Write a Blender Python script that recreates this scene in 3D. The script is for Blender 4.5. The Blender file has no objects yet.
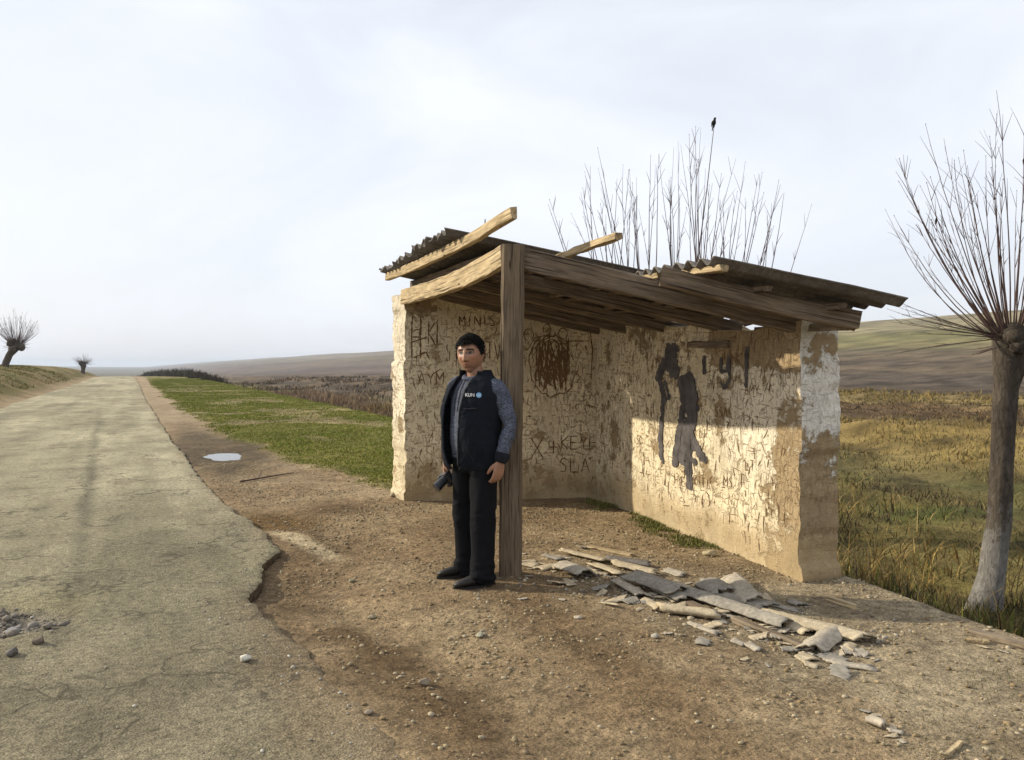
import bpy, bmesh, math, random
import numpy as np
from mathutils import Vector, Matrix, Euler
R = math.radians
random.seed(7)
rng = np.random.default_rng(11)
SC = bpy.context.scene
COL = SC.collection

# ------------------------------------------------------------------ camera, sky, sun, exposure
CAMZ, FPX, PITCH = 1.55, 804.0, math.atan(14/804)
cd = bpy.data.cameras.new('camera_view'); cam = bpy.data.objects.new('camera_view', cd); COL.objects.link(cam)
cam.location = (0, 0, CAMZ); cam.rotation_euler = (math.pi/2-PITCH, 0, 0)
cd.sensor_width = 36; cd.lens = 36*FPX/1024; cd.clip_start = .05; cd.clip_end = 20000
SC.camera = cam
SUN_EL, SUN_AZ = R(25.5), R(-74)            # azimuth from +Y, clockwise positive
W = bpy.data.worlds.new('World'); SC.world = W; W.use_nodes = True
wn, wl = W.node_tree.nodes, W.node_tree.links
wn.clear()
wout = wn.new('ShaderNodeOutputWorld'); wbg = wn.new('ShaderNodeBackground'); wbg.inputs['Strength'].default_value = .105
sky = wn.new('ShaderNodeTexSky'); sky.sky_type = 'NISHITA'; sky.sun_disc = False
sky.sun_elevation = SUN_EL; sky.sun_rotation = SUN_AZ; sky.dust_density = 2.5; sky.air_density = 1.0; sky.ozone_density = 1.5
wtc = wn.new('ShaderNodeTexCoord'); wmp = wn.new('ShaderNodeMapping'); wmp.inputs['Scale'].default_value = (1.0, 1.0, 2.6)
wmp.inputs['Rotation'].default_value = (0, R(14), R(20))
wnz = wn.new('ShaderNodeTexNoise'); wnz.inputs['Scale'].default_value = 1.7; wnz.inputs['Detail'].default_value = 7; wnz.inputs['Roughness'].default_value = .52; wnz.inputs['Distortion'].default_value = .6
wrp = wn.new('ShaderNodeValToRGB'); wrp.color_ramp.elements[0].position = .34; wrp.color_ramp.elements[1].position = .66
wrp.color_ramp.elements[0].color = (.66, .66, .66, 1); wrp.color_ramp.elements[1].color = (.97, .97, .97, 1)
wmx = wn.new('ShaderNodeMix'); wmx.data_type = 'RGBA'
wmx.inputs['B'].default_value = (7.8, 8.1, 8.75, 1)
wl.new(wtc.outputs['Generated'], wmp.inputs['Vector']); wl.new(wmp.outputs['Vector'], wnz.inputs['Vector'])
wl.new(wnz.outputs['Fac'], wrp.inputs['Fac']); wl.new(wrp.outputs['Color'], wmx.inputs['Factor'])
wl.new(sky.outputs['Color'], wmx.inputs['A']); wl.new(wmx.outputs['Result'], wbg.inputs['Color'])
wl.new(wbg.outputs['Background'], wout.inputs['Surface'])
sl = bpy.data.lights.new('sun', 'SUN'); sl.energy = 4.5; sl.angle = R(.8); sl.color = (1.0, .91, .74)
sun = bpy.data.objects.new('sun', sl); COL.objects.link(sun)
sdir = Vector((math.sin(SUN_AZ)*math.cos(SUN_EL), math.cos(SUN_AZ)*math.cos(SUN_EL), math.sin(SUN_EL)))
sun.rotation_euler = sdir.to_track_quat('Z', 'Y').to_euler(); sun.location = (-20, 6, 12)
SC.view_settings.view_transform = 'Standard'; SC.view_settings.look = 'None'
SC.view_settings.exposure = 0.27; SC.view_settings.gamma = 1.0; SC.view_settings.use_curve_mapping = False
try:
    SC.cycles.use_denoising = True; SC.cycles.max_bounces = 6; SC.cycles.volume_bounces = 0
except Exception: pass

# ------------------------------------------------------------------ frames
CA, SA = math.cos(R(24.85)), math.sin(R(24.85))
OX, OY = .889, .412
def UV2W(u, v): return (OX+CA*u-SA*v, OY+SA*u+CA*v)          # road frame (u right of the road's edge, v along it)
def W2UV(x, y): x = x-OX; y = y-OY; return (CA*x+SA*y, -SA*x+CA*y)
def ray(px, py):
    dx = (px-512)/FPX; dy = -(py-380)/FPX
    return np.array([dx, math.cos(PITCH)+dy*math.sin(PITCH), -math.sin(PITCH)+dy*math.cos(PITCH)])
def on_ground(px, py, z=0.0):
    d = ray(px, py); t = (z-CAMZ)/d[2]; return (d[0]*t, d[1]*t)

# ------------------------------------------------------------------ numpy noise
def _h(ix, iy, iz, seed):
    h = (ix*374761393 + iy*668265263 + iz*2147483647*31 + seed*144665) & 0xFFFFFFFF
    h = ((h ^ (h >> 13))*1274126177) & 0xFFFFFFFF
    h = ((h ^ (h >> 16))*2246822519) & 0xFFFFFFFF
    return ((h ^ (h >> 15)) & 0xFFFFFF)/float(0xFFFFFF)
def vn(x, y, z=0.0, seed=0):
    x = np.asarray(x, float); y = np.asarray(y, float); z = np.asarray(z, float)+0*x
    ix = np.floor(x).astype(np.int64); iy = np.floor(y).astype(np.int64); iz = np.floor(z).astype(np.int64)
    fx, fy, fz = x-ix, y-iy, z-iz
    fx = fx*fx*(3-2*fx); fy = fy*fy*(3-2*fy); fz = fz*fz*(3-2*fz)
    def L(a, b, t): return a+(b-a)*t
    c = lambda i, j, k: _h(ix+i, iy+j, iz+k, seed)
    return L(L(L(c(0,0,0), c(1,0,0), fx), L(c(0,1,0), c(1,1,0), fx), fy),
             L(L(c(0,0,1), c(1,0,1), fx), L(c(0,1,1), c(1,1,1), fx), fy), fz)*2-1
def fbm(x, y, z=0.0, o=4, seed=0):
    r = 0; a = .5; f = 1.0
    for k in range(o): r = r+a*vn(np.asarray(x)*f+17.3*k, np.asarray(y)*f-9.1*k, np.asarray(z)*f, seed+k); a *= .5; f *= 2.03
    return r
def sstep(a, b, x): t = np.clip((np.asarray(x, float)-a)/(b-a), 0, 1); return t*t*(3-2*t)

# ------------------------------------------------------------------ mesh helpers
def add_mesh(name, V, F, mat=None, parent=None, smooth=False, col=None, uvc=None, mats=None, midx=None):
    me = bpy.data.meshes.new(name)
    V = np.asarray(V, np.float32).reshape(-1, 3)
    if isinstance(F, np.ndarray):
        n, k = F.shape
        me.vertices.add(len(V)); me.vertices.foreach_set('co', V.ravel())
        me.loops.add(n*k); me.loops.foreach_set('vertex_index', F.astype(np.int32).ravel())
        me.polygons.add(n); me.polygons.foreach_set('loop_start', (np.arange(n)*k).astype(np.int32))
        me.update(calc_edges=True)
    else:
        me.from_pydata(V.tolist(), [], F); me.update()
    if smooth: me.polygons.foreach_set('use_smooth', np.ones(len(me.polygons), bool))
    if col is not None:
        c = np.ones((len(V), 4), np.float32); c[:, :3] = np.asarray(col)[:, :3]
        a = me.attributes.new('Col', 'FLOAT_COLOR', 'POINT'); a.data.foreach_set('color', c.ravel())
    if uvc is not None:
        a = me.attributes.new('uvc', 'FLOAT_VECTOR', 'POINT'); a.data.foreach_set('vector', np.asarray(uvc, np.float32).ravel())
    if mat: me.materials.append(mat)
    if mats:
        for m in mats: me.materials.append(m)
    if midx is not None: me.polygons.foreach_set('material_index', np.asarray(midx, np.int32))
    me.validate()
    o = bpy.data.objects.new(name, me); COL.objects.link(o)
    if parent: o.parent = parent
    return o
def thing(name, label, cat, loc=(0, 0, 0), rotz=0, group=None):
    o = bpy.data.objects.new(name, None); COL.objects.link(o); o.location = loc; o.rotation_euler = (0, 0, rotz)
    o.empty_display_size = .2
    return tag(o, label, cat, group)
def tag(o, label=None, cat=None, group=None, kind=None):
    if label: o['label'] = label
    if cat: o['category'] = cat
    if group: o['group'] = group
    if kind: o['kind'] = kind
    return o
class G:
    """collects pieces of ONE mesh"""
    def __init__(s): s.V = []; s.F = []; s.U = []; s.C = []
    def add(s, V, F, U=None, C=None):
        b = len(s.V); s.V += [tuple(map(float, p)) for p in V]
        s.F += [tuple(int(i)+b for i in f) for f in F]
        s.U += [tuple(map(float, p)) for p in (U if U is not None else [(0, 0, 0)]*len(V))]
        s.C += [tuple(map(float, p)) for p in (C if C is not None else [(1, 1, 1)]*len(V))]
    def tube(s, P, rad, n=8, cap=True, flat=None, color=None):
        """P path points, rad radius or (ra, rb) per point"""
        P = [Vector(p) for p in P]; m = len(P)
        ref = None; V = []; U = []; L = 0
        for i, p in enumerate(P):
            t = (P[min(i+1, m-1)]-P[max(i-1, 0)]).normalized()
            if ref is None:
                ref = Vector(flat) if flat else (Vector((1, 0, 0)) if abs(t.x) < .8 else Vector((0, 1, 0)))
            a = (ref-t*ref.dot(t)).normalized(); ref = a; b = t.cross(a)
            r = rad[i] if isinstance(rad, (list, tuple)) else rad
            ra, rb = (r if isinstance(r, (list, tuple)) else (r, r))
            if i: L += (p-P[i-1]).length
            for k in range(n):
                th = 2*math.pi*k/n; q = p+a*(math.cos(th)*ra)+b*(math.sin(th)*rb)
                V.append(q); U.append((L, th*ra, 0))
        F = [(i*n+k, i*n+(k+1) % n, (i+1)*n+(k+1) % n, (i+1)*n+k) for i in range(m-1) for k in range(n)]
        if cap:
            F.append(tuple(range(n-1, -1, -1))); F.append(tuple(range((m-1)*n, m*n)))
        s.add(V, F, U, [color]*len(V) if color else None)
    def beam(s, P, w, h, up=(0, 0, 1), jit=.004, seg=None, seed=0, rag=.01):
        """sawn timber: rectangular section w x h lofted through P, slightly uneven, chamfered"""
        P = [Vector(p) for p in P]
        if seg:
            Q = []
            L = [0]
            for i in range(1, len(P)): L.append(L[-1]+(P[i]-P[i-1]).length)
            for k in range(seg+1):
                t = L[-1]*k/seg; i = 0
                while i < len(P)-2 and L[i+1] < t: i += 1
                f = (t-L[i])/(L[i+1]-L[i]); Q.append(P[i].lerp(P[i+1], f))
            P = Q
        rr = random.Random(seed); m = len(P); V = []; U = []; Ln = 0; c = min(w, h)*.12
        sec = [(-w/2+c, -h/2), (w/2-c, -h/2), (w/2, -h/2+c), (w/2, h/2-c), (w/2-c, h/2), (-w/2+c, h/2), (-w/2, h/2-c), (-w/2, -h/2+c)]
        per = [0, w, w+c, w+h, w+h+c, 2*w+h, 2*w+h+c, 2*w+2*h]
        n = 8
        for i, p in enumerate(P):
            t = (P[min(i+1, m-1)]-P[max(i-1, 0)]).normalized()
            a = t.cross(Vector(up)).normalized(); b = a.cross(t).normalized()
            if i: Ln += (p-P[i-1]).length
            for k, (x, y) in enumerate(sec):
                e = Vector((0, 0, 0))
                if i in (0, m-1): e = t*rr.uniform(-rag, rag)
                V.append(p+a*(x+rr.uniform(-jit, jit))+b*(y+rr.uniform(-jit, jit))+e); U.append((Ln+seed*1.7, per[k]+seed*.31, 0))
        F = [(i*n+k, i*n+(k+1) % n, (i+1)*n+(k+1) % n, (i+1)*n+k) for i in range(m-1) for k in range(n)]
        F.append(tuple(range(n-1, -1, -1))); F.append(tuple(range((m-1)*n, m*n)))
        s.add(V, F, U)
    def ball(s, c, r, nu=12, nv=8, fn=None, color=None):
        V = []; r = r if isinstance(r, (tuple, list)) else (r, r, r)
        for j in range(1, nv):
            ph = math.pi*j/nv
            for i in range(nu):
                th = 2*math.pi*i/nu
                d = (math.sin(ph)*math.cos(th), math.sin(ph)*math.sin(th), math.cos(ph))
                k = fn(d) if fn else 1
                V.append((c[0]+d[0]*r[0]*k, c[1]+d[1]*r[1]*k, c[2]+d[2]*r[2]*k))
        t = len(V); V.append((c[0], c[1], c[2]+r[2]*(fn((0, 0, 1)) if fn else 1))); V.append((c[0], c[1], c[2]-r[2]*(fn((0, 0, -1)) if fn else 1)))
        F = []
        for j in range(nv-2):
            for i in range(nu): F.append((j*nu+i, (j+1)*nu+i, (j+1)*nu+(i+1) % nu, j*nu+(i+1) % nu))
        for i in range(nu): F.append((t, i, (i+1) % nu)); F.append((t+1, (nv-2)*nu+(i+1) % nu, (nv-2)*nu+i))
        s.add(V, F, None, [color]*len(V) if color else None)
    def build(s, name, mat, parent=None, smooth=False, col=False, uvc=True):
        return add_mesh(name, s.V, s.F, mat, parent, smooth, s.C if col else None, s.U if uvc else None)

# ------------------------------------------------------------------ material helpers
def newmat(name, rough=.9, spec=.2):
    m = bpy.data.materials.new(name); m.use_nodes = True; nt = m.node_tree
    b = nt.nodes['Principled BSDF']; b.inputs['Roughness'].default_value = rough; b.inputs['Specular IOR Level'].default_value = spec
    return m, nt, b
class N:
    def __init__(s, nt): s.nt = nt
    def n(s, t, **k):
        x = s.nt.nodes.new(t)
        for a, v in k.items(): setattr(x, a, v)
        return x
    def l(s, a, b): s.nt.links.new(a, b)
    def coord(s, scale=(1, 1, 1), attr=None, rot=(0, 0, 0)):
        mp = s.n('ShaderNodeMapping'); mp.inputs['Scale'].default_value = scale; mp.inputs['Rotation'].default_value = rot
        if attr: a = s.n('ShaderNodeAttribute', attribute_name=attr); s.l(a.outputs['Vector'], mp.inputs['Vector'])
        else: a = s.n('ShaderNodeTexCoord'); s.l(a.outputs['Object'], mp.inputs['Vector'])
        return mp.outputs['Vector']
    def noise(s, vec, scale, detail=5, rough=.6, dist=0.0):
        x = s.n('ShaderNodeTexNoise'); x.inputs['Scale'].default_value = scale; x.inputs['Detail'].default_value = detail
        x.inputs['Roughness'].default_value = rough; x.inputs['Distortion'].default_value = dist
        s.l(vec, x.inputs['Vector']); return x.outputs['Fac']
    def voro(s, vec, scale, feature='F1', out='Distance', rnd=1.0):
        x = s.n('ShaderNodeTexVoronoi', feature=feature); x.inputs['Scale'].default_value = scale; x.inputs['Randomness'].default_value = rnd
        s.l(vec, x.inputs['Vector']); return x.outputs[out]
    def ramp(s, fac, *st):
        x = s.n('ShaderNodeValToRGB'); e = x.color_ramp.elements
        while len(e) < len(st): e.new(.5)
        for el, (p, c) in zip(e, st):
            el.position = p; el.color = (c, c, c, 1) if not isinstance(c, (tuple, list)) else (*c, 1)
        s.l(fac, x.inputs['Fac']); return x.outputs['Color']
    def math(s, op, a, b=None, clamp=False):
        x = s.n('ShaderNodeMath', operation=op); x.use_clamp = clamp
        for i, q in enumerate((a, b)):
            if q is None: continue
            if isinstance(q, (int, float)): x.inputs[i].default_value = q
            else: s.l(q, x.inputs[i])
        return x.outputs[0]
    def mix(s, fac, a, b, blend='MIX'):
        x = s.n('ShaderNodeMix', data_type='RGBA', blend_type=blend); x.clamp_factor = True
        for key, q in (('Factor', fac), ('A', a), ('B', b)):
            if isinstance(q, (int, float)): x.inputs[key].default_value = q if key == 'Factor' else (q, q, q, 1)
            elif isinstance(q, (tuple, list)): x.inputs[key].default_value = (*q[:3], 1)
            else: s.l(q, x.inputs[key])
        return x.outputs['Result']
    def attr(s, name, out='Color'): return s.n('ShaderNodeAttribute', attribute_name=name).outputs[out]
    def bump(s, h, bsdf, strength=.5, dist=.01):
        x = s.n('ShaderNodeBump'); x.inputs['Strength'].default_value = strength; x.inputs['Distance'].default_value = dist
        s.l(h, x.inputs['Height']); s.l(x.outputs['Normal'], bsdf.inputs['Normal'])

def mat_plain(name, c, rough=.8, spec=.2, var=.25, scale=20, bump=0, attr=None):
    m, nt, b = newmat(name, rough, spec); k = N(nt)
    f = k.noise(k.coord(), scale, 4)
    base = k.attr('Col') if attr else c
    col = k.mix(1.0, base, k.ramp(f, (.25, 1-var), (.75, 1+var)), 'MULTIPLY')
    k.l(col, b.inputs['Base Color'])
    if bump: k.bump(f, b, bump, .01)
    return m
# ------------------------------------------------------------------ THE GROUND (road frame: local x = u, local y = v)
EV = np.array([1.0, 3.05, 3.86, 4.86, 5.4, 5.78, 6.3, 6.75, 7.2, 8.0, 8.79, 10, 11.67, 18.2, 40, 72, 152, 260, 400, 4000])
EU = np.array([.15, -.02, -.15, -.24, -.33, -.27, -.13, .04, .06, .02, -.06, -.18, -.25, -.4, -.75, -1.0, -2.0, -6.0, -16, -600])
def edgeR(v):
    v = np.asarray(v, float); near = np.clip(1-v/60, 0, 1)
    return np.interp(v, EV, EU)+near*(.07*fbm(v*1.1, v*0+3.3, o=3, seed=5)+.06*fbm(v*4.5, v*0+8, o=4, seed=6)+.035*fbm(v*16, v*0+2, o=2, seed=7)*np.clip(1-v/18, 0, 1)+.03*np.maximum(0, vn(v*2.3, v*0, seed=9)))
def edgeL(v):
    v = np.asarray(v, float); return np.interp(v, EV, EU)-4.9-.25*fbm(v*.35, v*0+1, o=3, seed=15)
def ue(v): return 3.78+2.0*sstep(8.9, 11.0, v)-.25*sstep(5, 3, v)+.12*fbm(np.asarray(v)*.8, np.asarray(v)*0, o=2, seed=21)
_t = np.array([-500, 0, .45, 1.2, 2.2, 6, 11.5, 14, 16, 18.5, 22, 30, 50, 80, 120, 200, 270, 320, 360, 420, 600, 1200, 4000])
_z = np.array([0, 0, -.28, -.85, -1.12, -1.2, -1.15, -1.0, -.62, -.42, -.45, -.3, .6, 2.4, 5.5, 12.6, 19.5, 23.6, 25.0, 24.5, 20, 10, 0])
_lt = np.array([-3000, -900, -120, -40, -13, -9.5, -7.4, -6.2, -5.2, 0])
_lz = np.array([2.0, -3.0, -1.0, 1.0, 1.7, 1.5, .9, .3, -.02, 0])
def road_fall(v): return -np.interp(v, [0, 120, 200, 400, 1200, 2200, 4000], [0, 0, .8, 4, 8, 6, 4])
def ground(u, v):
    u = np.asarray(u, float); v = np.asarray(v, float); near = np.clip(1-np.hypot(u-1, v-6)/45, 0, 1)
    t = u-ue(v); e = edgeR(v)
    z = np.interp(t, _t, _z)
    rise = 1.0
    z = z+np.where(u < -4.5, np.interp(u-edgeL(v)-5.0, _lt, _lz)*rise, 0)
    z = z+road_fall(v)*sstep(140, 0, u)
    # rough field, mounds and hillside
    fld = sstep(1.0, 5.0, t)
    z = z+fld*(.22*fbm(u*.75, v*.75, o=4, seed=31)+.34*sstep(10, 16, t)*sstep(40, 20, t)*fbm(u*.45, v*.3, o=4, seed=33))
    z = z+sstep(12, 20, v)*sstep(90, 60, v)*sstep(1.5, 4, t)*sstep(14, 8, t)*(.25+.75*fbm(u*.35, v*.2, o=4, seed=34))
    z = z+sstep(40, 150, t)*(2.2*fbm(u*.012, v*.006, o=4, seed=35)+.8*fbm(u*.05, v*.02, o=3, seed=37))
    z = z+sstep(400, 2500, v)*sstep(0, -600, u)*16*np.maximum(0, fbm(u*.004, v*.001, o=3, seed=39)+.15)
    # earth beside the road
    dirt = sstep(-.1, .25, u-e)*sstep(.3, -.2, t)
    z = z+dirt*(.030*fbm(u*1.3, v*1.3, o=4, seed=41)+.012*near*fbm(u*7, v*7, o=3, seed=43)+.006*near*np.abs(fbm(u*22, v*22, o=2, seed=44)))
    rut = np.exp(-((u-e-.55)/.22)**2)*sstep(13, 9, v)*sstep(1, 3.5, v)
    z = z-.035*rut
    hole = np.exp(-((u-.0)/.42)**2-((v-5.75)/.95)**2); z = z-.055*hole*sstep(-.6, .1, u-e)
    z = z-.05*np.exp(-((u-.2)/.5)**2-((v-8.4)/.7)**2)
    z = z-.085*np.exp(-((u-.42)/.40)**2-((v-15.0)/.85)**2)
    _px, _py = W2UV(-.012, 5.905); z = z+.030*np.exp(-((u-_px)**2+(v-_py)**2)/.17**2)
    # bed under the road, blended at the near end where the earth laps over the tarmac
    z = np.where((u < edgeL(v)+.6) & (u > edgeL(v)), z-.06, z)
    z = np.where((u < e) & (u > edgeL(v)+.6), z-(.03+.08*sstep(0, .3, e-u))*sstep(3.6, 4.6, v), z)
    lap = sstep(4.7, 3.7, v)*np.exp(-(np.maximum(0, u-e)/.5)**2)
    z = z+lap*(.040+.022*fbm(u*2.2, v*2.2, o=4, seed=47))*(u > e-.9)-lap*np.clip(e-u, 0, 1)*.16*(1+.8*fbm(u*3, v*3, o=3, seed=48))
    # grass sward slightly raised
    z = z+.03*green(u, v)
    # shelter floor trampled level
    return z
def green(u, v):
    u = np.asarray(u, float); v = np.asarray(v, float)
    gb = np.interp(v, [8, 9.2, 10, 13, 18, 25, 65, 150], [3.2, 2.1, 1.75, 1.15, .75, .45, .0, -.6])
    n = .55*fbm(u*.9, v*.9, o=4, seed=51)+.25*fbm(u*4, v*4, o=2, seed=52)
    g = sstep(-.15, .35, u-gb+n)*sstep(.75, .1, u-ue(v)+.3*n)*sstep(8.6, 9.4, v)
    bare = sstep(.02, .25, fbm(u*.5+4, v*.35, o=4, seed=55))
    return np.clip(g*(1-.62*bare), 0, 1)
def axis(a0, a1, d, lo, hi, g):
    x = list(np.arange(a0, a1, d)); s = d
    while x[-1] < hi: s *= g; x.append(x[-1]+s)
    s = d
    while x[0] > lo: s *= g; x.insert(0, x[0]-s)
    return np.array(x)
def gridmesh(us, vs):
    nu, nv = len(us), len(vs); i = np.arange(nu-1); j = np.arange(nv-1); I, J = np.meshgrid(i, j, indexing='ij')
    a = I*nv+J
    return np.stack([a, a+nv, a+nv+1, a+1], -1).reshape(-1, 4)
us = axis(-1.2, 6.0, .045, -2600, 3600, 1.035); vs = axis(1.6, 12.5, .05, -300, 5200, 1.035)
U_, V_ = np.meshgrid(us, vs, indexing='ij')
Z_ = ground(U_, V_)
def lerp3(a, b, t): return np.asarray(a)[None, None, :]*(1-t[..., None])+np.asarray(b)[None, None, :]*t[..., None]
def ground_colour(u, v):
    t = u-ue(v); e = edgeR(v)
    n1 = fbm(u*.6, v*.6, o=4, seed=61); n2 = fbm(u*2.6, v*2.6, o=4, seed=62); n3 = fbm(u*.12, v*.05, o=4, seed=63)
    c = lerp3((.275, .192, .108), (.41, .31, .185), np.clip(.5+1.1*n1+.8*n2, 0, 1))      # dry earth
    # greyer ground in front of the shelter and to the right
    gr = sstep(1.2, 2.4, u+.5*n2)*sstep(6.2, 4.2, v)
    c = c*(1-.75*gr[..., None])+lerp3((.255, .203, .132), (.39, .32, .21), np.clip(.5+1.3*n2, 0, 1))*.75*gr[..., None]
    # damp brown bands beside the tarmac
    damp = np.clip(np.exp(-((u-e-.28-.25*n2)/.3)**2)*sstep(9.6, 8, v)*sstep(.5, 2.5, v)*1.0+.9*np.exp(-((u-1.15+.4*n1)/.2)**2)*sstep(6, 4, v)*sstep(1, 2.4, v), 0, 1)*np.clip(.75+1.0*n2, 0, 1)
    c = c*(1-.9*damp[..., None])+np.array((.125, .078, .038))*.9*damp[..., None]
    wet = np.clip(np.exp(-((u-.25)/.42)**2-((v-8.35)/.5)**2)*1.6, 0, 1)
    c = c*(1-wet[..., None])+np.array((.175, .105, .04))*wet[..., None]
    dk = np.clip(np.exp(-((u-1.0-.2*n2)/.35)**2-((v-8.7)/.35)**2)*1.4, 0, 1)*.8
    c = c*(1-dk[..., None])+np.array((.12, .075, .038))*dk[..., None]
    pale = np.clip(1.5*np.exp(-((u-.33-.06*n2+.22*(v-7.3))/.11)**4-((v-7.25)/.62)**4), 0, 1)
    c = c*(1-pale[..., None])+np.array((.50, .40, .25))*pale[..., None]
    mud = np.clip(1.9*np.exp(-((u-.35)/.85)**2-((v-15.8)/3.0)**2)+.9*np.exp(-((u-.1)/.35)**2)*sstep(11, 14, v)*sstep(28, 17, v), 0, 1)*np.clip(1.0+n2, 0, 1)
    c = c*(1-.95*mud[..., None])+np.array((.105, .078, .046))*.95*mud[..., None]
    verge = sstep(14, 30, v)*(u > -1)*(u < 3)
    c = c*(1-.4*verge[..., None])+np.array((.34, .27, .18))*.4*verge[..., None]
    # green sward
    g = green(u, v)
    gc = lerp3((.10, .105, .017), (.21, .18, .045), np.clip(.5+1.1*n1+.4*n2, 0, 1))
    c = c*(1-g[..., None])+gc*g[..., None]
    # weeds at the foot of the back wall
    # embankment side and field bands
    f = sstep(.0, .9, t)
    band = t+6*n3*np.clip(t/30, 0, 1.5)+.8*n1
    bx = [0, 2, 5, 9, 11.5, 13, 16, 17.5, 19, 25, 28, 30, 34, 37, 48, 60, 72, 85, 98, 115, 140, 165, 190, 240, 300, 360, 500]
    bc = [(.085, .07, .027), (.105, .09, .028), (.15, .12, .038), (.13, .105, .035), (.14, .115, .045), (.20, .15, .055), (.24, .17, .056), (.14, .095, .042),
          (.105, .065, .033), (.12, .076, .036), (.16, .10, .045), (.25, .185, .075), (.22, .16, .065), (.10, .072, .045), (.085, .066, .048), (.135, .10, .062), (.10, .074, .05), (.145, .11, .066), (.12, .094, .055), (.175, .15, .062), (.15, .135, .055), (.19, .16, .075),
          (.25, .21, .115), (.21, .175, .09), (.26, .22, .125), (.27, .23, .14), (.27, .23, .14)]
    bc = np.array(bc); fc = np.stack([np.interp(band, bx, bc[:, k]) for k in range(3)], -1)
    pat = np.clip(.5+1.3*fbm(u*.9, v*.9, o=4, seed=71), 0, 1)
    fc = fc*(.5+1.0*pat[..., None])
    gg = np.clip(fbm(u*.5+9, v*.5, o=3, seed=73)*2.0, 0, 1)*sstep(14, 8, t)
    fc = fc*(1-.6*gg[..., None])+np.array((.075, .10, .018))*.6*gg[..., None]
    # far along the road the hillside colour turns purplish brown
    far = sstep(35, 110, v)*sstep(8, 40, t)*sstep(1.1, 2.6, v/np.maximum(u, 1.0))
    fc = fc*(1-.62*far[..., None])+lerp3((.085, .066, .064), (.165, .13, .112), np.clip(.5+1.2*fbm(u*.02, v*.008, o=4, seed=75)+.5*fbm(u*.1, v*.03, o=3, seed=76), 0, 1))*.62*far[..., None]
    pk = sstep(1.5, 3, t)*sstep(9, 6, t)*sstep(16, 22, v)*sstep(70, 45, v)
    dn = np.clip(.5+1.6*fbm(u*.5, v*.22, o=4, seed=77), 0, 1)
    fc = fc*(1-.8*pk[..., None])+lerp3((.05, .036, .026), (.25, .175, .125), dn)*.8*pk[..., None]
    er = sstep(12, 22, v)*sstep(7, 10, t)*sstep(48, 36, t)*sstep(.7, 1.6, v/np.maximum(u, 1.0))
    fc = fc*(1-.9*er[..., None])+lerp3((.038, .029, .024), (.155, .11, .072), np.clip(.5+1.5*fbm(u*.25, v*.10, o=4, seed=78)+.9*fbm(u*1.1, v*.4, o=3, seed=79), 0, 1))*.9*er[..., None]
    c = c*(1-f[..., None])+fc*f[..., None]
    fr_ = sstep(170, 260, v)*(1-f)*(u > -8); c = c*(1-fr_[..., None])+np.array((.10, .10, .07))*fr_[..., None]
    lf = sstep(-4.9, -6.2, u-edgeR(v))
    lc = lerp3((.13, .115, .03), (.27, .19, .085), np.clip(.5+1.3*n1+n2, 0, 1))
    lc = np.where((u < -14)[..., None], lerp3((.085, .085, .065), (.12, .11, .08), np.clip(.5+n3*2, 0, 1)), lc)
    c = c*(1-lf[..., None])+lc*lf[..., None]
    fq = sstep(150, 240, v)*(u < 3); c = c*(1-fq[..., None])+np.array((.125, .112, .075))*fq[..., None]
    return np.clip(c, .005, .8)
GC = ground_colour(U_, V_)
def mat_ground():
    m, nt, b = newmat('earth_and_fields', .95, .1); k = N(nt); co = k.coord()
    base = k.attr('Col')
    n1 = k.noise(co, 2.2, 6, .65); n2 = k.noise(co, 14, 6, .7); n3 = k.noise(co, 85, 4, .7)
    st = k.voro(co, 34); st2 = k.voro(co, 95)
    c = k.mix(1.0, base, k.ramp(n1, (.3, .74), (.7, 1.26)), 'MULTIPLY')
    c = k.mix(1.0, c, k.ramp(n2, (.3, .48), (.5, 1.0), (.72, 1.5)), 'MULTIPLY')
    c = k.mix(1.0, c, k.ramp(n3, (.34, .55), (.66, 1.42)), 'MULTIPLY')
    peb = k.math('MULTIPLY', k.ramp(st2, (.12, 1.0), (.22, 0.0)), k.ramp(n2, (.52, 0.0), (.66, 1.0)))
    c = k.mix(k.math('MULTIPLY', peb, .55), c, (.42, .35, .25))
    k.l(c, b.inputs['Base Color'])
    h = k.math('ADD', k.math('MULTIPLY', n2, 1.6), k.math('ADD', k.math('MULTIPLY', n3, .7), k.math('MULTIPLY', k.math('SUBTRACT', 1.0, st), .5)))
    k.bump(h, b, 1.0, .03)
    return m
ROTZ = R(24.85)
ter = add_mesh('ground', np.stack([U_, V_, Z_], -1).reshape(-1, 3), gridmesh(us, vs), mat_ground(), smooth=True, col=GC.reshape(-1, 3))
ter.location = (OX, OY, 0); ter.rotation_euler = (0, 0, ROTZ); tag(ter, kind='structure')
def gz(x, y):
    u, v = W2UV(x, y); return float(ground(np.array([u]), np.array([v]))[0])
def gpt(px, py, z0=0.0):
    z = z0
    for _ in range(6):
        x, y = on_ground(px, py, z); z = gz(x, y)
    return Vector((x, y, z))

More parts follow.
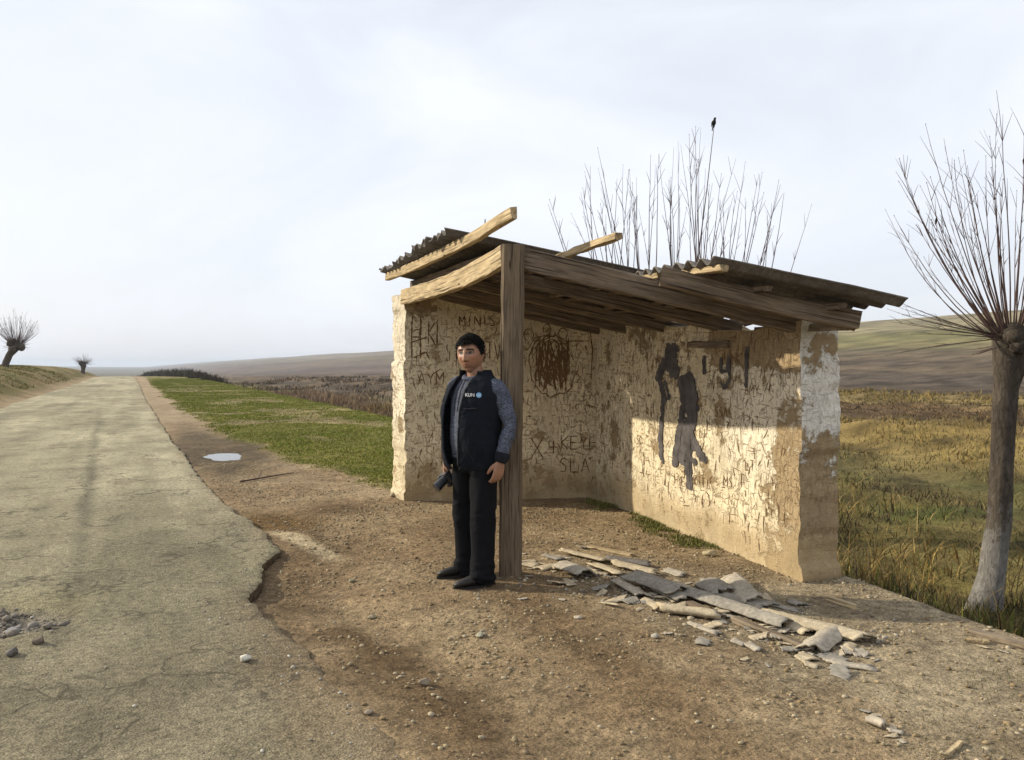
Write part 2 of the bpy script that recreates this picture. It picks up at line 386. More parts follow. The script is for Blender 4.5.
# ---- the road: a worn slab with broken edges
rv = axis(.9, 12.5, .035, -40, 420, 1.03)
tt = np.concatenate([np.linspace(0, .12, 10)[:-1], np.linspace(.12, .55, 26)[:-1], np.linspace(.55, .96, 42)[:-1], np.linspace(.96, 1.0, 10)])
T_, RV = np.meshgrid(tt, rv, indexing='ij')
eL, eR = edgeL(RV), edgeR(RV)
RU = eL+(eR-eL)*T_
def pothole(u, v):
    n = .35*fbm(u*2.2, v*2.2, o=3, seed=81)
    d = np.sqrt(((u+2.15)/.72)**2+((v-5.55)/.55)**2)+n
    return sstep(1.05, .75, d)
def road_z(u, v):
    z = .03+.012*np.cos((u+2.4)/2.4*1.4)+.012*fbm(u*.8, v*.5, o=3, seed=83)+.004*fbm(u*6, v*6, o=3, seed=84)
    z = z-.014*np.exp(-((u+1.35+.035*(v-5.3)+.06*fbm(v*.9, v*0, o=3, seed=85))/.055)**2)*sstep(4.4, 5.2, v)*sstep(22, 14, v)
    z = z-.055*pothole(u, v)*(1+.5*fbm(u*9, v*9, o=2, seed=86))
    return z+road_fall(v)
RZ = road_z(RU, RV)
edge_f = np.minimum(T_*4.9/.05, (1-T_)*4.9/.03); RZ = RZ-.012*np.clip(1-edge_f, 0, 1)
def road_colour(u, v):
    n1 = fbm(u*.5, v*.25, o=4, seed=91); n2 = fbm(u*2.5, v*1.2, o=4, seed=92); n3 = fbm(u*3.5, v*.12, o=3, seed=93)
    c = lerp3((.285, .250, .158), (.435, .385, .250), np.clip(.5+.9*n1+.7*n2+.6*n3, 0, 1))
    tr = np.exp(-((u+1.35+.035*(v-5.3)+.06*fbm(v*.9, v*0, o=3, seed=85))/.075)**2)*sstep(4.4, 5.4, v)*sstep(40, 16, v)*np.clip(.7+1.6*n2, 0, 1)
    c = c*(1-.42*tr[..., None])
    pt = sstep(.12, .2, fbm(u*.55+20, v*.22, o=3, seed=97)); c = c*(1-.16*pt[..., None])
    gz_ = sstep(.05, .35, fbm(u*1.1, v*.6+5, o=4, seed=98)); c = c*(1+.14*gz_[..., None])
    cru = np.exp(-((edgeR(v)-u)/.16)**2)*np.clip(.5+1.8*n2, 0, 1); c = c*(1-.5*cru[..., None])+np.array((.25, .18, .105))*.5*cru[..., None]
    tr2 = np.exp(-((u+3.2)/.45)**2)+np.exp(-((u+1.0)/.4)**2)
    c = c*(1-.10*tr2[..., None]*np.clip(.5+2*n2, 0, 1)[..., None])
    near = sstep(6.0, 3.2, v+1.2*n1)
    c = c*(1-near[..., None]*.35)+lerp3((.17, .135, .085), (.27, .215, .14), np.clip(.5+1.2*n2, 0, 1))*near[..., None]*.35
    lapp = sstep(.5, .0, edgeR(v)-u+.35*n2)*sstep(6, 3.5, v)
    c = c*(1-.6*lapp[..., None])+np.array((.28, .195, .11))*.6*lapp[..., None]
    ph = pothole(u, v); c = c*(1-ph[..., None])+lerp3((.13, .115, .10), (.25, .215, .17), np.clip(.5+1.5*fbm(u*6, v*6, o=3, seed=94), 0, 1))*ph[..., None]
    gp = np.clip(np.exp(-((u+1.6)/.35)**2-((v-5.9)/.4)**2)*1.3, 0, 1)*(1-ph)
    c = c*(1-.3*gp[..., None])+np.array((.30, .26, .12))*.3*gp[..., None]
    return c
RC = road_colour(RU, RV)
def mat_road():
    m, nt, b = newmat('worn_chip_seal', .92, .15); k = N(nt); co = k.coord()
    base = k.attr('Col')
    n1 = k.noise(k.coord((1, .35, 1)), 3.0, 6, .65); n2 = k.noise(co, 24, 5, .7); n3 = k.noise(co, 120, 3, .75); vo = k.voro(co, 70); 
    c = k.mix(1.0, base, k.ramp(n1, (.3, .82), (.7, 1.18)), 'MULTIPLY')
    c = k.mix(1.0, c, k.ramp(n2, (.3, .52), (.5, 1.0), (.7, 1.42)), 'MULTIPLY')
    c = k.mix(1.0, c, k.ramp(n3, (.34, .45), (.66, 1.5)), 'MULTIPLY')
    c = k.mix(k.ramp(vo, (.08, .35), (.2, 0.0)), c, (.45, .40, .31))
    warp = k.n('ShaderNodeMix', data_type='VECTOR') if False else None
    wv = k.n('ShaderNodeVectorMath', operation='ADD'); nzc = k.n('ShaderNodeTexNoise'); nzc.inputs['Scale'].default_value = 2.2; nzc.inputs['Detail'].default_value = 6
    k.l(co, nzc.inputs['Vector']); k.l(co, wv.inputs[0]); k.l(nzc.outputs['Color'], wv.inputs[1])
    cr = k.voro(wv.outputs[0], 1.5, 'DISTANCE_TO_EDGE')
    crack = k.math('MULTIPLY', k.ramp(cr, (.008, 1.0), (.030, 0.0)), k.ramp(k.noise(co, .9, 4), (.44, 0.0), (.54, 1.0)))
    c = k.mix(k.math('MULTIPLY', crack, .75), c, (.09, .075, .05))
    k.l(c, b.inputs['Base Color'])
    blot = k.noise(co, 1.1, 7, .72, .4); c = k.mix(1.0, c, k.ramp(blot, (.32, .74), (.48, 1.0), (.66, 1.14)), 'MULTIPLY'); k.l(c, b.inputs['Base Color'])
    h = k.math('ADD', k.math('MULTIPLY', n2, .8), k.math('ADD', n3, k.math('MULTIPLY', k.math('SUBTRACT', 1.0, vo), .6)))
    k.bump(h, b, 1.0, .018)
    return m
nT, nR = RU.shape
Vr = np.stack([RU, RV, RZ], -1).reshape(-1, 3); Fr = gridmesh(tt, rv); Cr = RC.reshape(-1, 3)
# skirts (the broken edge of the slab)
sk = np.arange(nR); top = (nT-1)*nR+sk
low = Vr[top]+np.array([-.012, 0, -.12]); b0 = len(Vr); topL = sk; lowL = Vr[topL]+np.array([0, 0, -.12])
Vr = np.vstack([Vr, low, lowL, Vr[top]]); Cr = np.vstack([Cr, np.tile((.16, .12, .075), (nR, 1)), np.tile((.2, .15, .09), (nR, 1)), np.tile((.2, .155, .1), (nR, 1))]); topS = b0+2*nR
j = np.arange(nR-1)
Fr = np.vstack([Fr, np.stack([topS+j, b0+j, b0+j+1, topS+j+1], -1), np.stack([topL[j], topL[j+1], b0+nR+j+1, b0+nR+j], -1)])
road = add_mesh('road', Vr, Fr, mat_road(), smooth=True, col=Cr); road.location = (OX, OY, 0); road.rotation_euler = (0, 0, ROTZ); tag(road, kind='structure')

# ---- puddle
def mat_water():
    m, nt, b = newmat('puddle_water', .04, .5); b.inputs['Base Color'].default_value = (.05, .045, .035, 1); k = N(nt)
    k.bump(k.noise(k.coord(), 9, 2), b, .03, .01); return m
pv = []; npd = 40
for i in range(npd):
    a = 2*math.pi*i/npd; r = 1+.28*vn(math.cos(a)*1.6+3, math.sin(a)*1.6, seed=3)+.30*vn(math.cos(a)*4+3, math.sin(a)*4, seed=4)
    pv.append((.42+.62*math.cos(a), 15.0+1.25*math.sin(a), 0))
pz = float(ground(np.array([.42]), np.array([15.0]))[0])+.030
pud = add_mesh('puddle', [(a, b, pz) for a, b, _ in pv], [tuple(range(npd))], mat_water()); pud.location = (OX, OY, 0); pud.rotation_euler = (0, 0, ROTZ); tag(pud, kind='structure')
# ------------------------------------------------------------------ THE SHELTER
P4, P1, P2, P3 = (np.array(p) for p in ((.0, 5.90), (-1.225, 9.18), (.99, 9.44), (2.06, 5.74)))
ZR = {'P4': 2.46, 'P1': 2.53, 'P2': 2.06, 'P3': 1.96}      # underside of the roof sheets
def SH(b, a, dz=0.0):
    """shelter frame: b 0 front .. 1 back wall, a 0 near .. 1 far end, height under the sheets"""
    p = P4*(1-b)*(1-a)+P1*(1-b)*a+P2*b*a+P3*b*(1-a)
    z = ZR['P4']*(1-b)*(1-a)+ZR['P1']*(1-b)*a+ZR['P2']*b*a+ZR['P3']*b*(1-a)
    return Vector((p[0], p[1], z+dz))
shelter = thing('bus_shelter', 'crumbling roadside shelter of mud brick walls and sagging slate roof', 'shelter', (P4[0], P4[1], 0))
SHO = np.array([P4[0], P4[1], 0])
def sb(g, name, mat, **k):
    g.V = [(x-SHO[0], y-SHO[1], z) for x, y, z in g.V]; return g.build(name, mat, shelter, **k)

def mat_wood(name, c1, c2, dark=.35):
    m, nt, b = newmat(name, .85, .15); k = N(nt)
    co = k.coord((2.2, 34, 1), 'uvc'); co2 = k.coord((1.2, 5, 1), 'uvc')
    g = k.noise(co, 1.6, 6, .65, .3); s = k.noise(co2, 2.2, 5, .6); ck = k.noise(k.coord((1.1, 60, 1), 'uvc'), 1.0, 3, .5)
    c = k.mix(k.ramp(s, (.3, 0.0), (.7, 1.0)), c1, c2)
    c = k.mix(1.0, c, k.ramp(g, (.3, .42), (.5, 1.0), (.7, 1.4)), 'MULTIPLY')
    c = k.mix(k.ramp(ck, (.34, .95), (.43, 0.0)), c, tuple(x*.18 for x in c1))
    bl = k.noise(k.coord((3, 9, 1), 'uvc'), 1.7, 5, .7)
    c = k.mix(k.ramp(bl, (.56, 0.0), (.70, dark)), c, (.045, .033, .022))
    kn = k.voro(k.coord((2.4, 9, 1), 'uvc'), 1.0); c = k.mix(k.ramp(kn, (.05, .9), (.11, 0.0)), c, (.04, .026, .016))
    k.l(c, b.inputs['Base Color']); k.bump(k.math('ADD', g, k.ramp(ck, (.28, 0.0), (.4, 1.0))), b, .6, .006); return m
M_post = mat_wood('weathered_post', (.13, .095, .062), (.20, .150, .098))
M_yel = mat_wood('sunworn_plank', (.34, .25, .135), (.50, .39, .235), .6)
M_old = mat_wood('dark_old_timber', (.135, .098, .066), (.215, .165, .115))
M_grey = mat_wood('grey_timber', (.17, .13, .088), (.28, .22, .15))
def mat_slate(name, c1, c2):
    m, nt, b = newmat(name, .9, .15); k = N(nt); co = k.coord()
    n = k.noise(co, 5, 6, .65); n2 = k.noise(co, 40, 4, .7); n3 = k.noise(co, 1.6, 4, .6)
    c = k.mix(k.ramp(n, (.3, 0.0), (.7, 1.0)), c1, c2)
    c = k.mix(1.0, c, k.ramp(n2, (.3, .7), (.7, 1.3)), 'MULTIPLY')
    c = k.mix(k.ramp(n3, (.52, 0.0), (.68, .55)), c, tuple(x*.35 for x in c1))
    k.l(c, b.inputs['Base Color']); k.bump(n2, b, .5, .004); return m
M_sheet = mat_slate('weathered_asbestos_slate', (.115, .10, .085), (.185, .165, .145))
M_shard = mat_slate('broken_slate', (.30, .26, .20), (.44, .385, .30))

# ---- mud brick walls
def mat_wall():
    m, nt, b = newmat('flaking_plaster_on_mud', .93, .1); k = N(nt); co = k.coord((1, 1, 1), 'uvc')
    paint = k.n('ShaderNodeAttribute', attribute_name='Col'); sp = k.n('ShaderNodeSeparateColor'); k.l(paint.outputs['Color'], sp.inputs['Color'])
    bias, white, mud = sp.outputs[0], sp.outputs[1], sp.outputs[2]
    nA = k.noise(co, 4.5, 8, .68); nB = k.noise(co, 17, 6, .7); nC = k.noise(co, 70, 4, .7); nD = k.noise(co, 1.7, 4, .55)
    adobe = k.mix(k.ramp(nB, (.3, 0.0), (.7, 1.0)), (.27, .195, .108), (.40, .305, .18))
    mudc = k.mix(k.ramp(nA, (.35, 0.0), (.65, 1.0)), (.36, .265, .145), (.47, .36, .205))
    plaster = k.mix(k.ramp(nA, (.3, 0.0), (.7, 1.0)), (.58, .475, .30), (.79, .69, .49))
    wht = k.mix(k.ramp(nB, (.3, 0.0), (.7, 1.0)), (.62, .58, .50), (.78, .75, .69))
    plaster = k.mix(white, plaster, wht)
    msk = k.ramp(k.math('ADD', k.math('MULTIPLY', k.math('SUBTRACT', nA, .5), .9), k.math('ADD', k.math('MULTIPLY', k.math('SUBTRACT', nB, .5), .38), k.math('ADD', k.math('MULTIPLY', k.math('SUBTRACT', k.noise(co, 1.9, 5, .65, .5), .5), .75), bias))), (.47, 0.0), (.515, 1.0))
    c = k.mix(msk, adobe, plaster)
    c = k.mix(mud, c, mudc)
    # worn scratches: rows of short vertical and level cuts
    w1 = k.noise(k.coord((38, 8, 1), 'uvc'), 1.0, 3, .6, .5); w2 = k.noise(k.coord((9, 42, 1), 'uvc'), 1.0, 3, .6, .5)
    vo = k.n('ShaderNodeTexVoronoi', feature='DISTANCE_TO_EDGE'); vo.inputs['Scale'].default_value = 1.0
    wv = k.n('ShaderNodeVectorMath', operation='ADD'); k.l(k.coord((11, 7, 1), 'uvc'), wv.inputs[0])
    nz = k.n('ShaderNodeTexNoise'); nz.inputs['Scale'].default_value = 9; k.l(co, nz.inputs['Vector'])
    k.l(nz.outputs['Color'], wv.inputs[1]); k.l(wv.outputs[0], vo.inputs['Vector'])
    patch = k.ramp(nD, (.34, .1), (.52, 1.0))
    pch2 = k.ramp(k.noise(co, 1.15, 4, .6), (.38, .06), (.58, 1.0)); s1 = k.math('MULTIPLY', k.math('MULTIPLY', k.ramp(w1, (.555, 0.0), (.60, 1.0)), k.ramp(nA, (.40, .15), (.56, 1.0))), pch2)
    s2 = k.math('MULTIPLY', k.ramp(w2, (.60, 0.0), (.64, .9)), patch)
    s3 = k.math('MULTIPLY', k.ramp(vo.outputs['Distance'], (.02, .9), (.055, 0.0)), k.ramp(nB, (.45, 0.0), (.55, 1.0)))
    s = k.math('MAXIMUM', k.math('MAXIMUM', s1, s2), k.math('MULTIPLY', s3, patch))
    s = k.math('MULTIPLY', s, k.math('SUBTRACT', 1.0, k.math('MULTIPLY', mud, .93)))
    s = k.math('MULTIPLY', s, k.math('SUBTRACT', 1.0, k.math('MULTIPLY', white, .55)))
    c = k.mix(k.math('MULTIPLY', s, .8), c, (.14, .083, .040))
    c = k.mix(1.0, c, k.ramp(nC, (.3, .84), (.7, 1.16)), 'MULTIPLY')
    c = k.mix(1.0, c, k.ramp(nD, (.3, .82), (.7, 1.14)), 'MULTIPLY')
    k.l(c, b.inputs['Base Color'])
    h = k.math('SUBTRACT', k.math('ADD', k.math('MULTIPLY', msk, .45), k.math('ADD', k.math('MULTIPLY', nB, .8), k.math('MULTIPLY', nC, .25))), k.math('MULTIPLY', s, .8))
    k.bump(h, b, .75, .014)
    return m
M_wall = mat_wall()
class Wall:
    def __init__(s, A, B, thick, nrm, top, seed, skew=0.0):
        s.skew = skew; s.A, s.B, s.th, s.seed, s.top = np.array(A, float), np.array(B, float), thick, seed, top
        d = s.B-s.A; s.L = float(np.hypot(*d)); s.d = d/s.L; s.n = np.array(nrm, float)       # n: out of the inner (seen) face
    def base(s, q, z, t):
        q = np.asarray(q, float); z = np.asarray(z, float); t = np.asarray(t, float)
        x = s.A[0]+s.d[0]*q-s.n[0]*t; y = s.A[1]+s.d[1]*q-s.n[1]*t
        return x, y, z+0*q
    def pos(s, q, z, t, off=0.0):
        x, y, z = s.base(q, z, t); q = q+0*z
        k = .018
        dx = k*fbm(x*1.6, y*1.6, z*1.6, 4, s.seed)+.006*fbm(x*9, y*9, z*9, 3, s.seed+3)
        dy = k*fbm(x*1.6+40, y*1.6, z*1.6, 4, s.seed)+.006*fbm(x*9+40, y*9, z*9, 3, s.seed+3)
        # worn ends: courses of mud brick
        c = np.floor(z/.115); ph = z/.115-c
        rag = .016*(_h(c.astype(np.int64), (c*0).astype(np.int64), (c*0+1).astype(np.int64), s.seed)*2-1)-.009*np.exp(-(np.minimum(ph, 1-ph)/.13)**2)
        e0 = np.clip(1-q/.12, 0, 1); e1 = np.clip(1-(s.L-q)/.12, 0, 1)
        flare = -.05*np.exp(-(z/.25)**2)
        ex = (-e0+e1)*(rag+.03*fbm(x*3, y*3, z*5, 4, s.seed+9))-e0*s.skew*t/s.th
        # eroded foot
        ft = np.exp(-(z/.16)**2)*.02
        return np.stack([x+dx+s.d[0]*ex+s.n[0]*(off-ft), y+dy+s.d[1]*ex+s.n[1]*(off-ft), z], -1)
    def topz(s, q, t):
        q = np.asarray(q, float)
        n = .03*fbm(q*3, q*0, t*4, 4, s.seed+5)+.025*np.round(vn(q*2.6, q*0, seed=s.seed+6))
        return s.top(q)+n
    def build(s, name, paint):
        V = []; F = []; U = []; C = []; nq = int(s.L/.028); nz = 74; nt = 11; b = 0
        Z = lambda q, t, f: -.12+(s.topz(q, t)+.12)*f
        def face(q, t, f, side):
            nonlocal b
            z = Z(q, t, f); p = s.pos(q, z, t)
            a, c = q.shape
            V.append(p.reshape(-1, 3)); uu = q-t if side in (1, 3) else q
            if side == 4: uu, zz = q, t
            else: zz = z
            if side in (1, 3): uu = t+(5 if side == 1 else 9)
            U.append(np.stack([uu+0*z, zz+0*z, 0*z+side*3.7], -1).reshape(-1, 3))
            C.append(paint(q+0*z, z, side, s).reshape(-1, 3))
            F.append(gridmesh(np.arange(a), np.arange(c))+b); b += a*c
        qs = np.linspace(0, s.L, nq); fs = np.linspace(0, 1, nz); ts = np.linspace(0, s.th, nt)
        q, f = np.meshgrid(qs, fs, indexing='ij'); face(q, 0*q, f, 0)
        q, f = np.meshgrid(qs[::-1], fs, indexing='ij'); face(q, 0*q+s.th, f, 2)
        t, f = np.meshgrid(ts[::-1], fs, indexing='ij'); face(0*t, t, f, 1)
        t, f = np.meshgrid(ts, fs, indexing='ij'); face(0*t+s.L, t, f, 3)
        q, t = np.meshgrid(qs, ts, indexing='ij'); face(q, t, 0*q+1, 4)
        V = np.vstack(V); V = V-SHO
        o = add_mesh(name, V, np.vstack(F), M_wall, shelter, True, np.vstack(C), np.vstack(U))
        return o
    def hit(s, px, py):
        """pixel of the photograph -> (q, z) on the inner face"""
        d = ray(px, py); n3 = np.array([s.n[0], s.n[1], 0]); A3 = np.array([s.A[0], s.A[1], 0]); O = np.array([0, 0, CAMZ])
        t = ((A3-O)@n3)/(d@n3); p = O+d*t
        return float((p[:2]-s.A)@s.d), float(p[2])
dA = (P2-P1)/np.linalg.norm(P2-P1); nA_ = np.array([dA[1], -dA[0]])
dB = (P3-P2)/np.linalg.norm(P3-P2); nB_ = np.array([dB[1], -dB[0]])
if nA_[1] > 0: nA_ = -nA_
if nB_[0] > 0: nB_ = -nB_
LA, LB = np.linalg.norm(P2-P1), np.linalg.norm(P3-P2)
def topA(q): return (ZR['P1']-.14)*(1-q/LA)+(ZR['P2']-.05)*(q/LA)
def topB(q): return (ZR['P2']-.05)*(1-q/LB)+(ZR['P3']-.115)*(q/LB)-.05*sstep(2.55, 2.75, q)*sstep(3.6, 3.2, q)
def paintA(q, z, side, w):
    lo = .54+.10*sstep(.2, .9, z)+.05*fbm(q*1.2, z*1.2, o=3, seed=3)
    mud = sstep(.62, .25, z+.25*fbm(q*1.3, q*0+2, o=3, seed=5))*.85
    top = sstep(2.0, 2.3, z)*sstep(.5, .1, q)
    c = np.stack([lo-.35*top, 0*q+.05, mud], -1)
    if side == 1: c = np.stack([.62+0*q, .35*sstep(.3, 1.3, z)+0*q, .25*sstep(.8, .2, z)], -1)
    return c
def paintB(q, z, side, w):
    n = fbm(q*1.1, z*1.1, o=3, seed=13)
    lo = .60+.07*n
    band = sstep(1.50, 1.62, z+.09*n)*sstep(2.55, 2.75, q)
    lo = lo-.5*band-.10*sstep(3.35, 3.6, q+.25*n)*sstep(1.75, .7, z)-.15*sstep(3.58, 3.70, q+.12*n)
    whiten = .30*sstep(2.4, 3.0, q)*sstep(.4, 1.0, z)
    mud = sstep(.42, .14, z+.16*fbm(q*1.5, q*0+7, o=3, seed=15))*.8
    c = np.stack([lo, whiten, mud], -1)
    if side == 3:
        b = .03+.30*sstep(.45, 1.25, z+.35*fbm(q*3+z*2, z*2.2, o=3, seed=17))+.24*sstep(.02, .2, q+.10*fbm(z*3, z*0, o=3, seed=19))-.22*sstep(.2, .0, z-.35)
        c = np.stack([b, .9+0*q, .55*sstep(.45, .2, z)], -1)
    if side == 2: c = np.stack([.35+.1*n, .2+0*q, mud], -1)
    return c
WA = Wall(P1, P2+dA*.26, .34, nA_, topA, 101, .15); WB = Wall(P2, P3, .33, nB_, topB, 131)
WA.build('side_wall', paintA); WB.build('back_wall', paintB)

# ---- marks on the walls: lines scratched and sprayed on them
M_cut = mat_plain('scratched_line', (.155, .092, .045), .95, .05, .3, 30)
M_spray = mat_plain('dark_spray_paint', (.085, .075, .072), .8, .2, .6, 9)
def stroke(g, w, pts, wid, px=True, taper=True, off=.0035, close=False, rough=.25):
    Q = [w.hit(*p) if px else p for p in pts]
    Q = [np.array(q) for q in Q]
    if close: Q.append(Q[0])
    P = []
    for a, b2 in zip(Q[:-1], Q[1:]):
        L = np.hypot(*(b2-a)); n = max(1, int(L/.022))
        for i in range(n): P.append(a+(b2-a)*i/n)
    P.append(Q[-1]); P = np.array(P); m = len(P)
    if m < 2: return
    # stay on the wall
    d = np.gradient(P, axis=0); ln = np.hypot(d[:, 0], d[:, 1])+1e-9; nn = np.stack([-d[:, 1]/ln, d[:, 0]/ln], -1)
    ww = np.full(m, wid/2)*(1+rough*rng.standard_normal(m))
    if taper: ww = ww*np.clip(np.minimum(np.arange(m)+1, m-np.arange(m))/2.2, .35, 1)
    a = P+nn*ww[:, None]; b2 = P-nn*ww[:, None]
    for X in (a, b2): X[:, 0] = np.clip(X[:, 0], .01, w.L-.01)
    top = w.topz(P[:, 0], P[:, 0]*0)
    VA = w.pos(a[:, 0], np.clip(np.minimum(a[:, 1], top-.01), .02, 9), a[:, 0]*0, off)-SHO; VB = w.pos(b2[:, 0], np.clip(np.minimum(b2[:, 1], top-.01), .02, 9), b2[:, 0]*0, off)-SHO
    V = np.empty((2*m, 3)); V[0::2] = VA; V[1::2] = VB
    F = [(2*i, 2*i+1, 2*i+3, 2*i+2) for i in range(m-1)]
    g.add(V, F)
def circ(cx, cy, rx, ry, n=14, a0=0, a1=360, j=0.0):
    return [(cx+rx*math.cos(R(a0+(a1-a0)*i/n))*(1+random.uniform(-j, j)), cy+ry*math.sin(R(a0+(a1-a0)*i/n))*(1+random.uniform(-j, j))) for i in range(n+1)]
gA = G()
LET = {'M': [[(0, 1), (0, 0), (.5, .6), (1, 0), (1, 1)]], 'I': [[(.5, 0), (.5, 1)]], 'N': [[(0, 1), (0, 0), (1, 1), (1, 0)]], 'S': [[(1, .1), (.4, 0), (.1, .25), (.8, .6), (.7, .95), (0, .95)]],
       'H': [[(0, 0), (0, 1)], [(1, 0), (1, 1)], [(0, .5), (1, .5)]], 'X': [[(0, 0), (1, 1)], [(1, 0), (0, 1)]], 'L': [[(0, 0), (0, 1), (1, 1)]], 'A': [[(0, 1), (.5, 0), (1, 1)], [(.2, .6), (.8, .6)]],
       '+': [[(0, .5), (1, .5)], [(.5, 0), (.5, 1)]], 'E': [[(1, 0), (0, 0), (0, 1), (1, 1)], [(0, .5), (.8, .5)]], 'K': [[(0, 0), (0, 1)], [(1, 0), (0, .5), (1, 1)]], 'T': [[(0, 0), (1, 0)], [(.5, 0), (.5, 1)]],
       'V': [[(0, 0), (.5, 1), (1, 0)]], 'O': [circ(.5, .5, .5, .5)], 'Y': [[(0, 0), (.5, .5), (1, 0)], [(.5, .5), (.5, 1)]], '4': [[(.3, 0), (0, .6), (1, .6)], [(.7, .2), (.7, 1)]]}
def word(g, w, txt, x, y, cw, ch, gap=.35, wid=.012, slope=0, px=True):
    for i, c in enumerate(txt):
        for st in LET.get(c, []):
            stroke(g, w, [(x+(i*(1+gap)+a)*cw, y+i*slope+b*ch) for a, b in st], wid, px)
word(gA, WA, 'MINIS', 459, 316, 5.6, 10, .35, .014)
word(gA, WA, 'H', 412, 316, 9, 42, 0, .018); stroke(gA, WA, [(410, 343), (428, 337)], .016)
stroke(gA, WA, [(414, 358), (426, 352), (430, 360)], .015); word(gA, WA, 'KL', 429, 322, 6, 22, .4, .013)
word(gA, WA, 'TVA', 486, 342, 6, 18, .3, .012); word(gA, WA, 'AYM', 418, 372, 7, 13, .3, .012)
# the big scratched roundel with curls above it
for i in range(13):
    r = .35+.65*(i/12)*random.uniform(.85, 1.05); stroke(gA, WA, circ(553+random.uniform(-2, 2), 364+random.uniform(-2, 2), 24*r, 32*r, 22, random.uniform(0, 360), random.uniform(120, 420), .08), .012)
for i in range(34):
    x = random.uniform(536, 572); stroke(gA, WA, [(x, 345+random.uniform(-8, 10)), (x+random.uniform(-6, 6), 364+random.uniform(-6, 6)), (x+random.uniform(-5, 5), 384+random.uniform(-10, 8))], .018)
stroke(gA, WA, circ(563.5, 333.5, 4.5, 5.5, 12), .012); stroke(gA, WA, circ(528, 335, 5, 6, 12, 100, 420), .012); stroke(gA, WA, circ(547, 330, 4, 6, 10, 150, 470), .012)
stroke(gA, WA, [(563, 341), (590, 341)], .012); stroke(gA, WA, [(527, 350), (534, 338), (548, 335)], .012); stroke(gA, WA, [(590, 326), (593, 350), (591, 380)], .012)
word(gA, WA, 'X', 531, 437, 13, 22, 0, .013); word(gA, WA, '+', 549, 440, 10, 14, 0, .013); word(gA, WA, 'KEYH', 562, 436, 7, 13, .35, .012); word(gA, WA, 'SLA', 560, 458, 8, 14, .35, .012)
for i in range(170):
    q = random.uniform(.1, LA-.05); z = random.uniform(.35, 2.1) if random.random() < .8 else random.uniform(.15, .6); L = random.uniform(.03, .13)
    a = random.choice([0, 90, 90, 90, 75, 105, 45, 130])+random.uniform(-12, 12)
    p = [(q, z), (q+.5*L*math.cos(R(a))+random.uniform(-.01, .01), z+.5*L*math.sin(R(a))), (q+L*math.cos(R(a)), z+L*math.sin(R(a)))]
    stroke(gA, WA, p, random.uniform(.006, .013), False)
o = gA.build('scratched_drawing', M_cut, shelter); o['label'] = 'scratched letters and a scribbled roundel on the mud plaster'
gB = G()
for i in range(420):
    q = random.uniform(.05, LB-.12)
    z = random.uniform(.3, 1.85) if random.random() < .9 else random.uniform(.1, .4)
    L = random.uniform(.025, .12)*(1.2 if random.random() < .2 else 1)
    a = random.choice([0, 90, 90, 90, 90, 80, 100, 60, 120])+random.uniform(-10, 10)
    p = [(q, z), (q+.5*L*math.cos(R(a))+random.uniform(-.012, .012), z+.5*L*math.sin(R(a))), (q+L*math.cos(R(a)), z+L*math.sin(R(a)))]
    if random.random() < .2: p.append((p[-1][0]+random.uniform(-.06, .06), p[-1][1]+random.uniform(-.03, .03)))
    stroke(gB, WB, p, random.uniform(.004, .011), False)
for i in range(13):
    q = random.uniform(.3, 3.2); z = random.uniform(.5, 1.7); n = random.randint(2, 4)
    word(gB, WB, ''.join(random.choice('MINSHXLAEKTVOY') for _ in range(n)), q, z, .055, -.085, .3, .009, 0, False)
o = gB.build('scratched_letters', M_cut, shelter); o['label'] = 'rows of scratched letters and tally cuts on the back wall'
gS = G()
def smear(pts, wid, n=3, jx=2):
    for i in range(n):
        o_ = (random.uniform(-jx, jx), random.uniform(-2, 2))
        stroke(gS, WB, [(x+o_[0]*1.3+random.uniform(-1, 1), y+o_[1]) for x, y in pts], wid*(.8+.5*random.random()), True, True, .006+.0012*i+.0004*len(gS.V) % .003, rough=.3)
smear([(676, 346), (674, 356), (675, 366), (678, 377)], .13, 4, 3); smear([(668, 362), (672, 352)], .06, 2)
smear([(668, 360), (662, 372), (659, 382)], .06, 3, 1.5); smear([(660, 376), (664, 395), (662, 420), (661, 440), (663, 462)], .055, 3, 1.5); smear([(664, 380), (668, 400)], .04, 2)
smear([(678, 376), (683, 395), (680, 420), (676, 445), (675, 465)], .075, 4, 2)
smear([(688, 374), (692, 395), (692, 420), (686, 440), (679, 462)], .095, 4, 2.5)
smear([(690, 430), (697, 448), (706, 461)], .07, 3, 2); smear([(684, 455), (698, 462)], .05, 2); smear([(690, 445), (689, 468), (690, 489)], .055, 3, 1.2); smear([(683, 400), (697, 410)], .05, 2)
smear([(705, 356), (705, 375)], .035, 2, .6); smear([(722, 357), (722, 371), (729, 371), (731, 357)], .03, 2, .5); smear([(731, 357), (731, 380), (726, 388), (721, 384)], .03, 2, .5)
smear([(747, 347), (747, 370), (746, 388)], .036, 2, .6)
o = gS.build('spray_paint_mark', M_spray, shelter); o['label'] = 'dark sprayed figure with dripping arms beside sprayed letters'
gL = G()      # rotten lintel strip let into the wall
p0, p1 = WB.hit(690, 345), WB.hit(730, 344)
A_, B_ = WB.pos(np.array(p0[0]), np.array(p0[1]), np.array(0.), .004), WB.pos(np.array(p1[0]), np.array(p1[1]), np.array(0.), .004)
gL.beam([A_, B_], .05, .055, seg=6, seed=5, jit=.006); sb(gL, 'lintel_strip', M_old)

